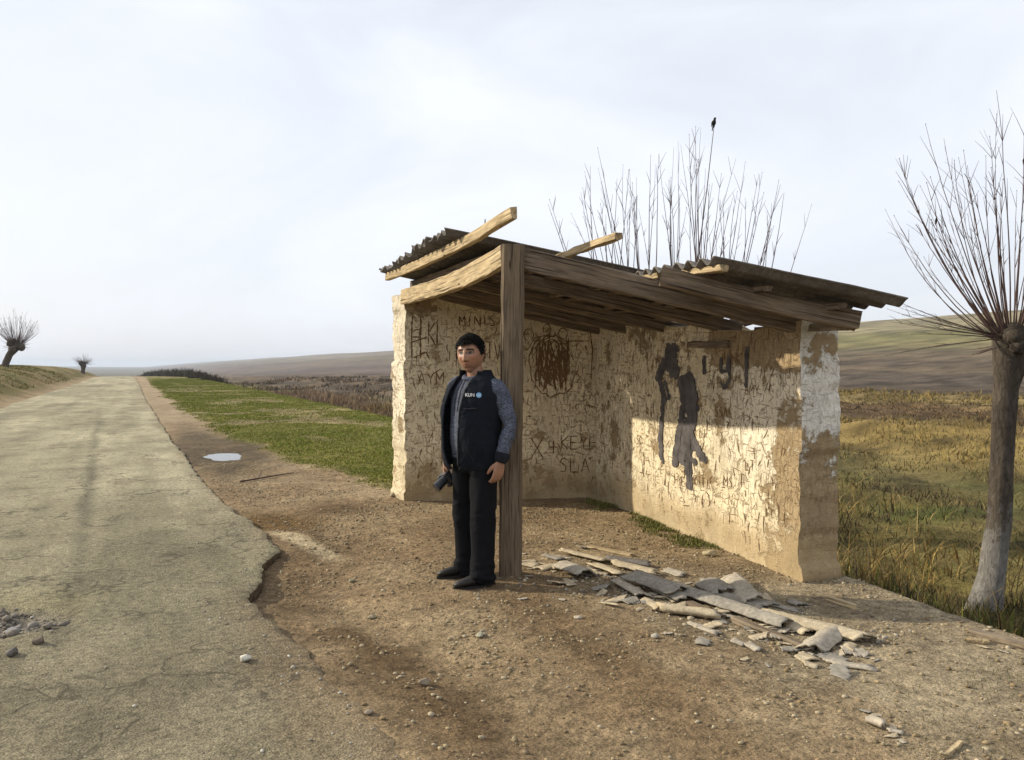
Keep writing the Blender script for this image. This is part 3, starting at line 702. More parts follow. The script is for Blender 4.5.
# ---- timber
def tim(name, P, w, h, mat, seg=8, seed=0, jit=.004, label=None, up=(0, 0, 1), rag=.012):
    g = G(); g.beam(P, w, h, up, jit, seg, seed, rag); o = sb(g, name, mat)
    if label: o['label'] = label
    return o
gP = G(); pb = (-.012, 5.905)
gP.beam([(pb[0], pb[1], gz(*pb)-.15), (pb[0]+.004, pb[1], 1.0), (pb[0]+.012, pb[1], 1.8), (pb[0]+.020, pb[1], 2.43)], .168, .17, (0, 1, 0), .0035, 22, 3, .004)
po = sb(gP, 'post', M_post); po['label'] = 'thick weathered corner post with long splits'
# curved front beam from the far wall to the post
tim('front_beam', [SH(-.005, 1.0, -.20), SH(-.01, .8, -.205), SH(-.01, .6, -.205), SH(-.012, .45, -.195), SH(-.012, .3, -.175), SH(-.012, .15, -.14), SH(-.012, .02, -.10)], .07, .165, M_yel, 22, 11, .004, 'bowed sunlit plank running from side wall to post')
# rafters down the slope
tim('rafter', [SH(.045, .012, -.10), SH(.55, .012, -.105), SH(1.10, .03, -.09)], .085, .155, M_old, 12, 21, .005, 'long rafter from the post to the back wall')
tim('rafter', [SH(.43, -.105, -.075), SH(.8, -.10, -.08), SH(1.07, -.095, -.065)], .085, .125, M_old, 12, 22, .005, 'outermost rafter with sawn end over the wall end')
for i, a in enumerate((.30, .56, .80, .985)):
    tim('rafter', [SH(.04, a, -.085), SH(.5, a, -.088), SH(1.10, a, -.08)], .08, .11, M_old, 10, 23+i, .005)
# purlins along the road
tim('fascia_board', [SH(-.085, 1.0, -.005), SH(-.065, .6, .02), SH(-.04, .2, .09), SH(-.015, -.035, .185)], .055, .085, M_yel, 16, 31, .004, 'long nail-studded board jutting past the roof corner')
tim('purlin', [SH(.22, .17, .005), SH(.225, .10, .018), SH(.228, .03, .036), SH(.235, -.04, .056), SH(.24, -.10, .070), SH(.245, -.165, .080)], .055, .05, M_yel, 10, 32, .004, 'bent loose batten sticking out over the post')
tim('ceiling_or_filler_board', [SH(.035, 1.0, -.065), SH(.035, .6, -.065), SH(.035, .165, -.05)], .03, .135, M_old, 10, 47)  # filler board added behind the front beam to block a sun stripe
tim('purlin', [SH(.24, 1.04, -.025), SH(.225, .2, -.02)], .06, .04, M_old, 10, 33)
for i, b in enumerate((.50, .74, .97)):
    tim('purlin', [SH(b, 1.04, -.025), SH(b, .52, -.03), SH(b, .13 if b < .6 else -.14, -.02)], .07, .038, M_old if i else M_grey, 12, 34+i)
tim('purlin', [SH(.535, .155, .014), SH(.535, .015, .016)], .06, .042, M_yel, 6, 41, .004, 'short yellowed batten end under the roof edge')
tim('purlin', [SH(.555, -.035, .018), SH(.558, -.185, .014)], .06, .042, M_yel, 6, 42, .004, 'short yellowed batten end nearest the roof corner')
tim('wall_plate', [SH(1.04, .17, -.125), SH(1.07, -.06, -.10)], .11, .05, M_grey, 8, 43, .005, 'grey plank lying along the wall top')
# ceiling boards over the shelter, old dark planks
for i, (b0, b1) in enumerate(((.02, .19), (.27, .47), (.54, .71), (.77, .94))):
    bm_ = (b0+b1)/2
    tim('ceiling_or_filler_board', [SH(bm_, 1.0, -.009), SH(bm_, .5, -.014), SH(bm_, .05 if b0 > .3 else .17, -.009)], .30, .018, M_old, 10, 51+i, .003)
# a couple of nails along the fascia board
M_iron = mat_plain('rusty_iron', (.06, .04, .03), .7, .3)
for f, h in ((.16, .06), (.43, .05), (.55, .045), (.36, .03), (.88, .05)):
    p = SH(-.015*(1-f)-.085*f, -.035+1.035*f, float(np.interp(f, [0, .23, .61, 1], [.225, .13, .06, .03])))
    gN = G(); gN.tube([p, p+Vector((.004, 0, h))], .0045, 5); sb(gN, 'nail', M_iron)

# ---- corrugated sheets
def sheet(a0, a1, b0, b1, dz, seed, label, skew=0.0, waves=None, edge=.02):
    na, nb = 96, 34; amp = .024; pitch = .150
    A, B = np.meshgrid(np.linspace(0, 1, na), np.linspace(0, 1, nb), indexing='ij')
    wdt = abs(a1-a0)*3.6; V = []; top = []
    ragn = edge*fbm(A*6, B*0, seed, 3, seed)*1.0; rags = edge*fbm(A*0, B*7, seed, 3, seed+1)
    fa = A+np.where(A > .5, 1, -1)*np.abs(A-.5)*2*rags*.6
    fb = B+np.where(B > .5, 1, -1)*np.abs(B-.5)*2*ragn
    for i in range(na):
        for j in range(nb):
            a = a0+(a1-a0)*fa[i, j]+skew*(B[i, j]-.5); b = b0+(b1-b0)*fb[i, j]
            p = SH(b, a, dz+amp+amp*math.cos(2*math.pi*A[i, j]*wdt/pitch)+.012*math.sin(3*B[i, j]+seed))
            V.append((p.x-SHO[0], p.y-SHO[1], p.z))
    n = len(V); V = np.array(V); V2 = V+np.array([0, 0, .009])
    F = gridmesh(np.arange(na), np.arange(nb)); F2 = F[:, ::-1]+0
    idx = np.arange(na*nb).reshape(na, nb)
    loop = list(idx[:, 0])+list(idx[-1, 1:])+list(idx[-2::-1, -1])+list(idx[0, -2:0:-1])
    loop = np.array(loop); nx = np.roll(loop, -1)
    S = np.stack([loop, nx, nx+n, loop+n], -1)
    up = F if True else F2
    o = add_mesh('roof_sheet', np.vstack([V, V2]), np.vstack([F2, F+n, S]), M_sheet, shelter, True)
    o['label'] = label
    return o
sheet(.20, .43, -.115, 1.12, .095, 1, 'corrugated sheet on the open edge of the far roof half', -.08)
sheet(.385, .62, -.125, 1.12, .075, 2, 'second corrugated sheet of the far roof half')
sheet(.60, .82, -.115, 1.12, .055, 3, 'third corrugated sheet of the far roof half')
sheet(.80, 1.015, -.115, 1.12, .030, 4, 'corrugated sheet over the far side wall')
sheet(-.18, .165, .52, 1.125, .030, 5, 'short corrugated sheet jutting over the near wall end', .015)
# ------------------------------------------------------------------ TREES
def mat_bark(name, paint_top=None):
    m, nt, b = newmat(name, .93, .1); k = N(nt); co = k.coord((1, 1, .35)); c2 = k.coord()
    n = k.noise(co, 22, 7, .75, .6); n2 = k.noise(c2, 3.5, 4, .6)
    c = k.mix(k.ramp(n, (.3, 0.0), (.68, 1.0)), (.042, .033, .025), (.145, .118, .09))
    c = k.mix(1.0, c, k.ramp(n2, (.3, .75), (.7, 1.25)), 'MULTIPLY')
    if paint_top:
        sx = k.n('ShaderNodeSeparateXYZ'); k.l(c2, sx.inputs[0])
        e = k.math('ADD', sx.outputs[2], k.math('ADD', k.math('MULTIPLY', k.math('SUBTRACT', n2, .5), 1.3), k.math('MULTIPLY', k.math('SUBTRACT', n, .5), 1.8)))
        wsh = k.mix(k.ramp(n, (.25, 0.0), (.6, 1.0)), (.11, .095, .08), (.33, .31, .28))
        mr = k.n('ShaderNodeMapRange'); mr.inputs['From Min'].default_value = paint_top-.1; mr.inputs['From Max'].default_value = paint_top+.12
        mr.inputs['To Min'].default_value = .85; mr.inputs['To Max'].default_value = 0; k.l(e, mr.inputs['Value'])
        c = k.mix(mr.outputs['Result'], c, wsh)
    k.l(c, b.inputs['Base Color']); k.bump(n, b, 1.0, .05); return m
M_bark = mat_bark('dark_bark'); M_barkw = mat_bark('limewashed_bark', .95)
M_twig = mat_plain('red_brown_shoots', (.085, .052, .042), .8, .2, .3, 6)
M_leaf = mat_plain('dry_leaf', (.06, .035, .022), .9, .1)
TIPS = []
def shoot(g, p, d, L, r, bend, rr, side=2, n=9, up=.0):
    P = [Vector(p)]; d = Vector(d).normalized(); st = L/n; ax = Vector((rr.uniform(-1, 1), rr.uniform(-1, 1), 0))
    for i in range(n):
        d = (d+Vector((0, 0, up))*st+ax*rr.uniform(-.03, .06)*bend+Vector((rr.uniform(-1, 1), rr.uniform(-1, 1), rr.uniform(-.6, .6)))*.035).normalized()
        P.append(P[-1]+d*st)
    g.tube(P, [r*(1-.80*i/n) for i in range(n+1)], 5, False)
    for s in range(side):
        i = rr.randint(n//2, n-1); q = P[i]; dd = (P[i]-P[i-1]).normalized(); sd = Vector((rr.uniform(-1, 1), rr.uniform(-1, 1), rr.uniform(-.1, .5)))
        l = L*rr.uniform(.06, .17); e = q+(dd*.9+sd*.6).normalized()*l
        g.tube([q, q.lerp(e, .5)+Vector((0, 0, .01)), e], [r*.40, r*.3, r*.16], 4, False)
    TIPS.append((P[-3], P[-1]))
    for s in range(side*2):       # buds
        i = rr.randint(n//2, n); q = P[i]; g.ball(q, (r*.55, r*.55, r*.9), 5, 4)
    return P
def pollard(name, label, loc, path, rad, head, shoots, seed, painted=False, knobs=10, tw=1.0):
    rr = random.Random(seed); t = thing(name, label, 'tree', loc, 0, 'pollarded trees along the road')
    g = G(); n = 28
    P = [Vector(p) for p in path]; Q = []
    for i in range(len(P)-1):
        for k in range(10): Q.append(P[i].lerp(P[i+1], k/10))
    Q.append(P[-1]); m = len(Q); V = []
    rads = [float(np.interp(i/(m-1), np.linspace(0, 1, len(rad)), rad)) for i in range(m)]
    for i, q in enumerate(Q):
        tan = (Q[min(i+1, m-1)]-Q[max(i-1, 0)]).normalized(); a = Vector((1, 0, 0)); a = (a-tan*a.dot(tan)).normalized(); b = tan.cross(a)
        for k in range(n):
            th = 2*math.pi*k/n
            w = 1+.20*float(fbm(math.cos(th)*1.4, math.sin(th)*1.4, q.z*1.5+seed, 3, seed))+.10*float(fbm(math.cos(th)*3.5, math.sin(th)*3.5, q.z*3+seed, 3, seed+1))+(.22*abs(math.sin(th*2.5+seed))*max(0, 1-q.z/.35))
            V.append(q+(a*math.cos(th)+b*math.sin(th))*rads[i]*w)
    F = [(i*n+k, i*n+(k+1) % n, (i+1)*n+(k+1) % n, (i+1)*n+k) for i in range(m-1) for k in range(n)]+[tuple(range((m-1)*n, m*n))]
    g.add(V, F)
    hc = P[-1]
    for k in range(knobs):
        th = rr.uniform(0, 6.28); rd = head*rr.uniform(.25, .95)
        c = hc+Vector((math.cos(th)*rd, math.sin(th)*rd, rr.uniform(-.6, .55)*head))
        s = head*rr.uniform(.22, .52); so = rr.uniform(0, 50)
        g.ball(c, (s, s, s*1.1), 12, 9, lambda d: 1+.35*float(fbm(d[0]*2+so, d[1]*2, d[2]*2, 3, 5)))
    g.build('trunk', M_barkw if painted else M_bark, t, True)
    c = G()
    shoots(c, hc, head, rr)
    for k in range(70):
        th = rr.uniform(0, 6.28); s = rr.uniform(.5, 2.1); d = Vector((math.cos(th)*math.sin(s), math.sin(th)*math.sin(s), math.cos(s)))
        shoot(c, hc+d*head*.8, d, head*rr.uniform(.5, 1.5), head*.022, 1, rr, 1, 4, .2)
    c.build('crown', M_twig, t, False)
    return t
def fan_shoots(num, L0, L1, spread, r, up=.12, side=3, low=0):
    def f(g, hc, head, rr):
        for k in range(num):
            th = k*2.399+rr.uniform(-.3, .3); s = ((k+.5)/num)**.6*spread*rr.uniform(.85, 1.1)
            if k < low: s = spread*rr.uniform(1.0, 1.5)
            d = Vector((math.cos(th)*math.sin(s), math.sin(th)*math.sin(s), math.cos(s)))
            p = hc+Vector((math.cos(th)*head*.8*min(1, s/spread+.2), math.sin(th)*head*.8*min(1, s/spread+.2), head*rr.uniform(.0, .6)))
            shoot(g, p, d, rr.uniform(L0, L1)*(1-.25*s/spread), r*rr.uniform(.7, 1.15), 1, rr, side, 10, up*s*2)
    return f
TIPS.clear()
# near tree at the right
tx, ty = 5.18, 8.8; tz = gz(tx, ty)
near = pollard('pollarded_tree', 'bare pollarded tree with whitewashed lower trunk right of the shelter', (tx, ty, tz-.05),
        [(0, 0, 0), (.10, 0, .45), (.17, 0, 1.0), (.215, .02, 1.9), (.235, .02, 2.5), (.29, 0, 3.0)], [.165, .135, .120, .115, .125, .20], .21,
        fan_shoots(72, 1.7, 2.9, 1.1, .0085, .30, 5, 0), 3, True, 30)
near_tips = [q for q in TIPS if q[1].z > 4.2]; g = G(); rr = random.Random(14); hd_ = Vector((.27, 0, 3.05))
for k in range(9):
    th = rr.uniform(2.4, 3.9); d = Vector((math.cos(th), math.sin(th)*.6, rr.uniform(-.1, .35))); shoot(g, hd_+d*.15, d, rr.uniform(.8, 1.6), .007, 1, rr, 3, 9, rr.uniform(-.1, .25))
g.build('twig', M_twig, near)
# the one behind the shelter
bx, by = 2.86, 13.7; bz = gz(bx, by)
def far_shoots(g, hc, head, rr):
    for k in range(12):                                      # limbs spreading from the old head, shoots rising from each
        x = -2.0+.37*k+rr.uniform(-.1, .1); d = Vector((x, rr.uniform(-.7, .7), rr.uniform(.35, .8)))
        P = [hc, hc+d*.5+Vector((0, 0, -.05)), hc+d]; g.tube(P, [.075, .055, .035], 8, False); g.ball(P[2], (.06, .06, .06), 8, 6)
        for j in range(rr.randint(4, 8) if abs(x) < 1.7 else 3):
            q = P[1].lerp(P[2], rr.uniform(.3, 1.0)); o_ = Vector((x*.11+rr.uniform(-.13, .13), rr.uniform(-.16, .16), 1))
            shoot(g, q, o_, rr.uniform(1.5, 2.75)*(1.12-.24*abs(x)/1.9), .0105*rr.uniform(.75, 1.15), .8, rr, 3, 10, .05)
back = pollard('pollarded_tree', 'bare pollarded tree whose upright shoots rise behind the shelter roof', (bx, by, bz-.05),
        [(0, 0, 0), (.02, 0, 1.2), (0, .03, 2.4), (.02, 0, 3.1)], [.26, .2, .19, .26], .36, far_shoots, 8, False, 11)
# the two far along the road
lx, ly = -38.6, 62.0; lz = gz(lx, ly)
pollard('pollarded_tree', 'dark leaning pollarded tree on the grassy bank left of the road', (lx, ly, lz-.1),
        [(-.55, 0, 0), (-.40, 0, .55), (-.10, 0, 1.15), (.20, 0, 1.55), (.40, 0, 1.85)], [.30, .25, .24, .30, .42], .52, fan_shoots(110, 1.5, 2.7, 1.25, .015, .22, 4, 0), 5, False, 14)
ax_, ay_ = -62.5, 117; az_ = gz(ax_, ay_)
pollard('pollarded_tree', 'small distant pollarded tree beside the crest of the road', (ax_, ay_, az_-.1),
        [(0, 0, 0), (.1, 0, .6), (.15, 0, 1.4)], [.3, .26, .42], .55, fan_shoots(70, .9, 1.9, 1.25, .022, .05, 2, 10), 6, False, 12)
# last leaves on the near tree
rr = random.Random(4)
for i in range(5):
    p = near_tips[(i*7+3) % len(near_tips)][0]; s = .03
    g = G(); g.add([(p[0], p[1], p[2]), (p[0]+s*.5, p[1], p[2]-s*1.4), (p[0], p[1]+.01, p[2]-s*3.2), (p[0]-s*.5, p[1], p[2]-s*1.4)], [(0, 1, 2, 3)]); g.build('dry_leaf', M_leaf, near)
# bird perched on the tallest shoot behind the shelter
d = ray(714, 123); bp = np.array([0, 0, CAMZ])+d*(13.7/d[1])
c = G(); base = Vector((.10, 0, 3.3)); tip = Vector((bp[0]-bx, bp[1]-by, bp[2]-bz+.05-.065))
c.tube([base, base.lerp(tip, .35)+Vector((.05, 0, 0)), base.lerp(tip, .7)+Vector((.03, 0, 0)), tip], [.013, .011, .008, .005], 5, False)
c.build('branch', M_twig, back)
M_bird = mat_plain('dark_plumage', (.022, .02, .02), .8, .2, .3, 60)
g = G()
bs = 1.15
g.tube([(0, .012, -.055), (0, .004, -.03), (0, 0, 0), (0, -.004, .028), (0, -.010, .045), (0, -.016, .060), (0, -.020, .073), (0, -.02, .08)], [(.008, .004), (.020, .016), (.031, .03), (.026, .026), (.017, .018), (.019, .02), (.013, .013), (.003, .003)], 12, True)
g.tube([(0, -.036, .064), (0, -.050, .061)], [.005, .001], 6, True)
g.tube([(0, .012, -.03), (0, .028, -.075), (0, .034, -.105)], [(.010, .008), (.011, .004), (.012, .003)], 8, True)
for s in (-1, 1): g.tube([(s*.028, .0, .022), (s*.031, .012, -.01), (s*.016, .028, -.06)], [(.008, .014), (.007, .017), (.003, .005)], 8, True); g.tube([(s*.009, 0, -.02), (s*.008, -.004, -.062)], .003, 5)
g.V = [(x*bs, y*bs, z*bs) for x, y, z in g.V]
bird = g.build('bird', M_bird, None, True); bird.location = (bp[0], bp[1], bp[2]); bird.rotation_euler = (0, 0, R(35))
tag(bird, 'small dark bird perched upright on the tip of the tallest shoot', 'bird')

# ------------------------------------------------------------------ SHRUBS along the ditch
M_brush = mat_plain('dark_brushwood', (.060, .048, .030), .95, .05, .4, 3, 0, True)
def shrub(v, u, seed, size, label):
    rr = random.Random(seed)
    X, Y = UV2W(u, v); z = gz(X, Y)
    V = []; F = []; C = []
    for i in range(420):
        th = rr.uniform(0, 6.28); s = rr.random()**.5*1.2; L = size*rr.uniform(.5, 1.0)
        x0 = rr.gauss(0, size*.55); y0 = rr.gauss(0, size*.3)
        L *= math.exp(-(x0/size)**2*.35)
        dx = math.cos(th)*math.sin(s)*L; dy = math.sin(th)*math.sin(s)*L; dz = math.cos(s)*L; w = rr.uniform(.012, .035)*size
        b = len(V); m = rr.uniform(.5, 1.5); c = (.06*m, .05*m, .03*m) if rr.random() < .75 else (.10*m, .085*m, .045*m)
        V += [(x0-w, y0, -.1), (x0+w, y0, -.1), (x0+dx*.6+w, y0+dy*.6, dz*.7), (x0+dx*.6-w, y0+dy*.6, dz*.7), (x0+dx, y0+dy, dz)]
        F += [(b, b+1, b+2, b+3), (b+3, b+2, b+4)]; C += [c]*5
        for q in range(3):
            b = len(V); f = rr.uniform(.4, 1); e = Vector((x0+dx*f, y0+dy*f, dz*f)); r = size*.09*rr.uniform(.5, 1.2)
            V += [e+Vector((rr.uniform(-r, r), rr.uniform(-r, r), rr.uniform(-r, r))) for _ in range(3)]; F.append((b, b+1, b+2)); C += [tuple(x*rr.uniform(.7, 1.4) for x in c)]*3
    o = add_mesh('shrub', V, F, M_brush, None, False, C); o.location = (X, Y, z); tag(o, label, 'shrub', 'shrubs along the ditch'); return o
for i, (px, u, sz, lab) in enumerate(((270, 2.5, 2.6, 'dark bare shrub nearest the road crest at the head of the ditch'), (220, 4.2, 2.3, 'second dark shrub down the ditch from the road crest'),
        (180, 5.0, 1.8, 'low brown shrub between taller bushes where the sward begins'), (148, 5.6, 1.75, 'middle bare shrub of the ditch-side row above the green sward'),
        (125, 5.8, 1.4, 'short dark shrub at the bend of the ditch'), (108, 6.0, 1.25, 'small bare shrub next to last of the ditch row'), (92, 6.2, 1.05, 'smallest brown shrub ending the ditch-side row above the pale reeds'))):
    shrub(px, u, 40+i, sz, lab)

# ------------------------------------------------------------------ GRASSES
def mat_blade(name):
    m, nt, b = newmat(name, .8, .15); k = N(nt); k.l(k.attr('Col'), b.inputs['Base Color'])
    return m
M_blade = mat_blade('grass_blades')
def in_view(x, y, z, m=40):
    dy = y*math.cos(PITCH)-(z-CAMZ)*math.sin(PITCH); px = 512+FPX*x/np.maximum(dy, .01)
    py = 380-FPX*((z-CAMZ)*math.cos(PITCH)+y*math.sin(PITCH))/np.maximum(dy, .01)
    return (y > .5) & (px > -m) & (px < 1024+m) & (py < 760+m)
def blades(name, label, u, v, h, w, col, lean=.35, tip=1.25):
    x, y = UV2W(u, v); z = ground(u, v); k = in_view(x, y, z)
    x, y, z, h, w, col = x[k], y[k], z[k]-.01, h[k], w[k], col[k]; n = len(x)
    th = rng.uniform(0, 2*np.pi, n); la = rng.uniform(0, lean, n)*h; lt = rng.uniform(0, 2*np.pi, n)
    dx, dy = np.cos(th)*w/2, np.sin(th)*w/2; mx, my = np.cos(lt)*la*.35, np.sin(lt)*la*.35; ex, ey = np.cos(lt)*la, np.sin(lt)*la
    V = np.empty((n, 5, 3)); V[:, 0] = np.stack([x-dx, y-dy, z], -1); V[:, 1] = np.stack([x+dx, y+dy, z], -1)
    V[:, 2] = np.stack([x+dx*.7+mx, y+dy*.7+my, z+h*.55], -1); V[:, 3] = np.stack([x-dx*.7+mx, y-dy*.7+my, z+h*.55], -1); V[:, 4] = np.stack([x+ex, y+ey, z+h], -1)
    b = np.arange(n)*5
    T = np.concatenate([np.stack([b, b+1, b+2], -1), np.stack([b, b+2, b+3], -1), np.stack([b+3, b+2, b+4], -1)])
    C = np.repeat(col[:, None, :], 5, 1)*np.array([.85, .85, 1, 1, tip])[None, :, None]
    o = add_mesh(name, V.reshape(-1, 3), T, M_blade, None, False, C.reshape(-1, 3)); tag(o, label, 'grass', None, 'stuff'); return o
def pick(pal, n, f=None):
    pal = np.array(pal); i = rng.integers(0, len(pal), n) if f is None else np.clip((f*len(pal)).astype(int), 0, len(pal)-1)
    return pal[i]*rng.uniform(.7, 1.3, (n, 1))
# short sward on the embankment
n = 260000
v = 9+95*rng.random(n)**2.4; u = rng.uniform(-.2, 6.2, n)
k = green(u, v) > rng.uniform(.15, .9, n); u, v = u[k], v[k]; n = len(u); d = np.hypot(u, v)
cl = np.clip(.5+.9*fbm(u*1.1, v*1.1, o=3, seed=201), 0, 1)
blades('short_grass', 'short green sward along the far embankment', u, v, rng.uniform(.012, .038, n)*(.7+.8*cl), .006+.0011*d, pick([(.14, .175, .020), (.18, .20, .03), (.11, .14, .016), (.27, .22, .075), (.21, .21, .04), (.16, .185, .024)], n), .9)
# weeds at the foot of the back wall and shelter corner
n = 15000
qa = rng.uniform(0, 3.1, n); off = rng.random(n)**1.3*.62; px_ = P2[0]+dB[0]*qa+nB_[0]*off; py_ = P2[1]+dB[1]*qa+nB_[1]*off
cl = fbm(px_*3, py_*3, o=3, seed=203); k = cl+.25 > off*1.3+rng.uniform(-.1, .25, n)+.25*sstep(2.0, 3.1, qa); u, v = W2UV(px_[k], py_[k]); n = len(u)
blades('weeds', 'low green weeds along the foot of the back wall', u, v, rng.uniform(.015, .05, n), rng.uniform(.006, .014, n), pick([(.12, .125, .028), (.15, .15, .035), (.09, .095, .025), (.20, .175, .07)], n), .9)
# sparse grass at the lower right
n = 7000
u = rng.uniform(1.0, 3.0, n); v = rng.uniform(1.4, 4.2, n); cl = fbm(u*1.6, v*1.6, o=4, seed=205)
k = (cl+.28*sstep(1.2, 2.2, u)*sstep(3.6, 2.2, v) > rng.uniform(.18, .5, n)); u, v = u[k], v[k]; n = len(u)
blades('sparse_grass', 'sparse short grass on the dusty ground at the verge', u, v, rng.uniform(.012, .035, n), rng.uniform(.002, .005, n), pick([(.075, .085, .022), (.10, .105, .03), (.16, .14, .06)], n), .9)
# tall dry grass on the slope and in the field
n = 190000
tt_ = 36*rng.random(n)**1.5; v = rng.uniform(-12, 46, n); u = ue(v)+.35+tt_; d = np.hypot(u, v)
cl = fbm(u*.75, v*.75, o=4, seed=211); tall = sstep(-.12, .2, fbm(u*.9+3, v*.9, o=3, seed=213))*sstep(9.5, 3, tt_)*sstep(.2, .7, tt_)
k = cl > rng.uniform(-.45, .35, n); u, v, cl, tall, d, tt_ = u[k], v[k], cl[k], tall[k], d[k], tt_[k]; n = len(u)
mound = np.clip(sstep(10.5, 13, tt_)*sstep(20, 17, tt_)+sstep(27, 29.5, tt_), 0, 1); brn = sstep(17, 20, tt_)*sstep(29, 27, tt_)
hh = rng.uniform(.04, .13, n)*(1+.5*mound)+tall*rng.uniform(.05, .40, n)
tus = np.clip(.5+1.6*fbm(u*2.0, v*2.0, o=3, seed=231), .15, 1.3); hh = hh*(.45+1.1*tus)
g1 = pick([(.10, .098, .024), (.16, .135, .042), (.115, .085, .036), (.19, .15, .058), (.08, .078, .024), (.20, .15, .06)], n, np.clip(.5+1.5*fbm(u*.6+30, v*.6, o=3, seed=215)+rng.uniform(-.25, .25, n), 0, .999))
g2 = pick([(.30, .205, .065), (.25, .16, .048), (.19, .13, .042), (.34, .24, .09), (.13, .085, .035)], n); g3 = pick([(.25, .18, .055), (.21, .15, .05), (.15, .10, .04), (.14, .12, .035)], n)
cc = np.where((tall > .35)[:, None] & (rng.random(n) < .75)[:, None], g2, g1); cc = np.where((rng.random(n) < mound*.9)[:, None], g3, cc); cc = np.where((rng.random(n) < brn*.9)[:, None], pick([(.10, .065, .033), (.14, .09, .04), (.08, .055, .03)], n), cc)
dk = sstep(.12, .3, fbm(u*.8+70, v*.8, o=3, seed=219))*sstep(11, 8, tt_); cc = np.where((rng.random(n) < np.clip(dk*.9+.35*(tus < .4), 0, 1))[:, None], pick([(.06, .04, .024), (.085, .055, .03), (.05, .045, .02)], n), cc)
blades('dry_grass', 'tall yellow and olive dry grass filling the ditch and rough field', u, v, hh, .004+.0010*d, cc, 1.5)
# low plants at the embankment's foot beside the wall end
n = 26000
px_ = rng.uniform(2.3, 6.4, n); py_ = rng.uniform(4.2, 10, n); u, v = W2UV(px_, py_); k = (u > ue(v)+.1) & ((u < ue(v)+1.3) | (np.hypot(px_-5.25, py_-8.75) < rng.uniform(.1, .8, n))) & (fbm(u*2, v*2, o=3, seed=217) > rng.uniform(-.25, .25, n)); u, v = u[k], v[k]; n = len(u)
blades('green_weeds', 'green and brown weeds below the embankment edge', u, v, rng.uniform(.05, .26, n), rng.uniform(.006, .016, n), pick([(.09, .11, .018), (.12, .125, .025), (.07, .05, .025), (.045, .045, .018), (.055, .038, .024), (.17, .12, .045)], n), .9)
# pale reeds in the ditch beyond the green sward
n = 30000
tt_ = rng.uniform(.6, 7, n); v = rng.uniform(13, 75, n); u = ue(v)+tt_; k = fbm(u*.35, v*.25, o=3, seed=221) > rng.uniform(-.35, .3, n); u, v = u[k], v[k]; n = len(u); d = np.hypot(u, v)
blades('reeds', 'pale pinkish dry reeds in the ditch beyond the sward', u, v, rng.uniform(.12, .55, n), .008+.0009*d, pick([(.22, .15, .085), (.16, .11, .065), (.27, .19, .12), (.10, .07, .045)], n), .5)
# low scrub on the eroded ground beyond the ditch
n = 42000
tt_ = 5+50*rng.random(n)**1.3; v = rng.uniform(12, 150, n); u = ue(v)+tt_; k = (fbm(u*.30, v*.16, o=4, seed=241) > rng.uniform(-.05, .3, n)) & (v > u*1.3); u, v = u[k], v[k]; n = len(u); d = np.hypot(u, v)
blades('dry_scrub', 'low dark brown scrub over the eroded ground beyond the ditch', u, v, rng.uniform(.08, .45, n), .010+.0012*d, pick([(.07, .05, .032), (.11, .078, .045), (.16, .11, .06), (.05, .042, .03), (.20, .14, .075)], n), .9)
# left bank grass
n = 26000
v = 17+75*rng.random(n)**1.6; u = edgeL(v)-1.0-9*rng.random(n); k = fbm(u*.6, v*.4, o=3, seed=225) > rng.uniform(-.35, .3, n); u, v = u[k], v[k]; n = len(u); d = np.hypot(u, v)
blades('bank_grass', 'short dry grass on the bank left of the road', u, v, rng.uniform(.04, .14, n), .006+.0009*d, pick([(.15, .135, .03), (.23, .17, .065), (.10, .11, .022), (.19, .15, .05)], n), .8)
# ------------------------------------------------------------------ THE MAN BY THE POST
PX, PY, PROT = -.272, 5.80, R(-36)
PZ = gz(PX, PY)
def remesh(g, voxel, smooth=2, name='tmp'):
    o = g.build(name, None, None, False, False, False)
    m = o.modifiers.new('r', 'REMESH'); m.mode = 'VOXEL'; m.voxel_size = voxel; m.use_smooth_shade = True
    if smooth: s = o.modifiers.new('s', 'SMOOTH'); s.factor = .5; s.iterations = smooth
    dg = bpy.context.evaluated_depsgraph_get(); dg.update(); me = bpy.data.meshes.new_from_object(o.evaluated_get(dg))
    V = np.empty(len(me.vertices)*3, np.float32); me.vertices.foreach_get('co', V); V = V.reshape(-1, 3)
    F = [tuple(p.vertices) for p in me.polygons]
    old = o.data; bpy.data.objects.remove(o); bpy.data.meshes.remove(old); bpy.data.meshes.remove(me)
    return V.astype(float), F
def dense(P, r, k=5):
    """resample a chain with radii smoothly (Catmull-Rom)"""
    P = [np.array(p, float) for p in P]; r = [np.array(q if isinstance(q, (tuple, list)) else (q, q), float) for q in r]; Q = []; S = []
    n = len(P)
    for i in range(n-1):
        a, b, c, d = (max(i-1, 0), i, i+1, min(i+2, n-1))
        for s in range(k):
            t = s/k
            f = lambda A: .5*((2*A[b])+(-A[a]+A[c])*t+(2*A[a]-5*A[b]+4*A[c]-A[d])*t*t+(-A[a]+3*A[b]-3*A[c]+A[d])*t**3)
            Q.append(tuple(f(P))); S.append(tuple(f(r)))
    Q.append(tuple(P[-1])); S.append(tuple(r[-1])); return Q, S
def chain(g, P, r, n=16, flat=(1, 0, 0), k=5):
    Q, S = dense(P, r, k); g.tube(Q, S, n, True, flat)
    for q, s in ((Q[0], S[0]), (Q[-1], S[-1])): g.ball(q, (min(s)*.97,)*3, 12, 8)
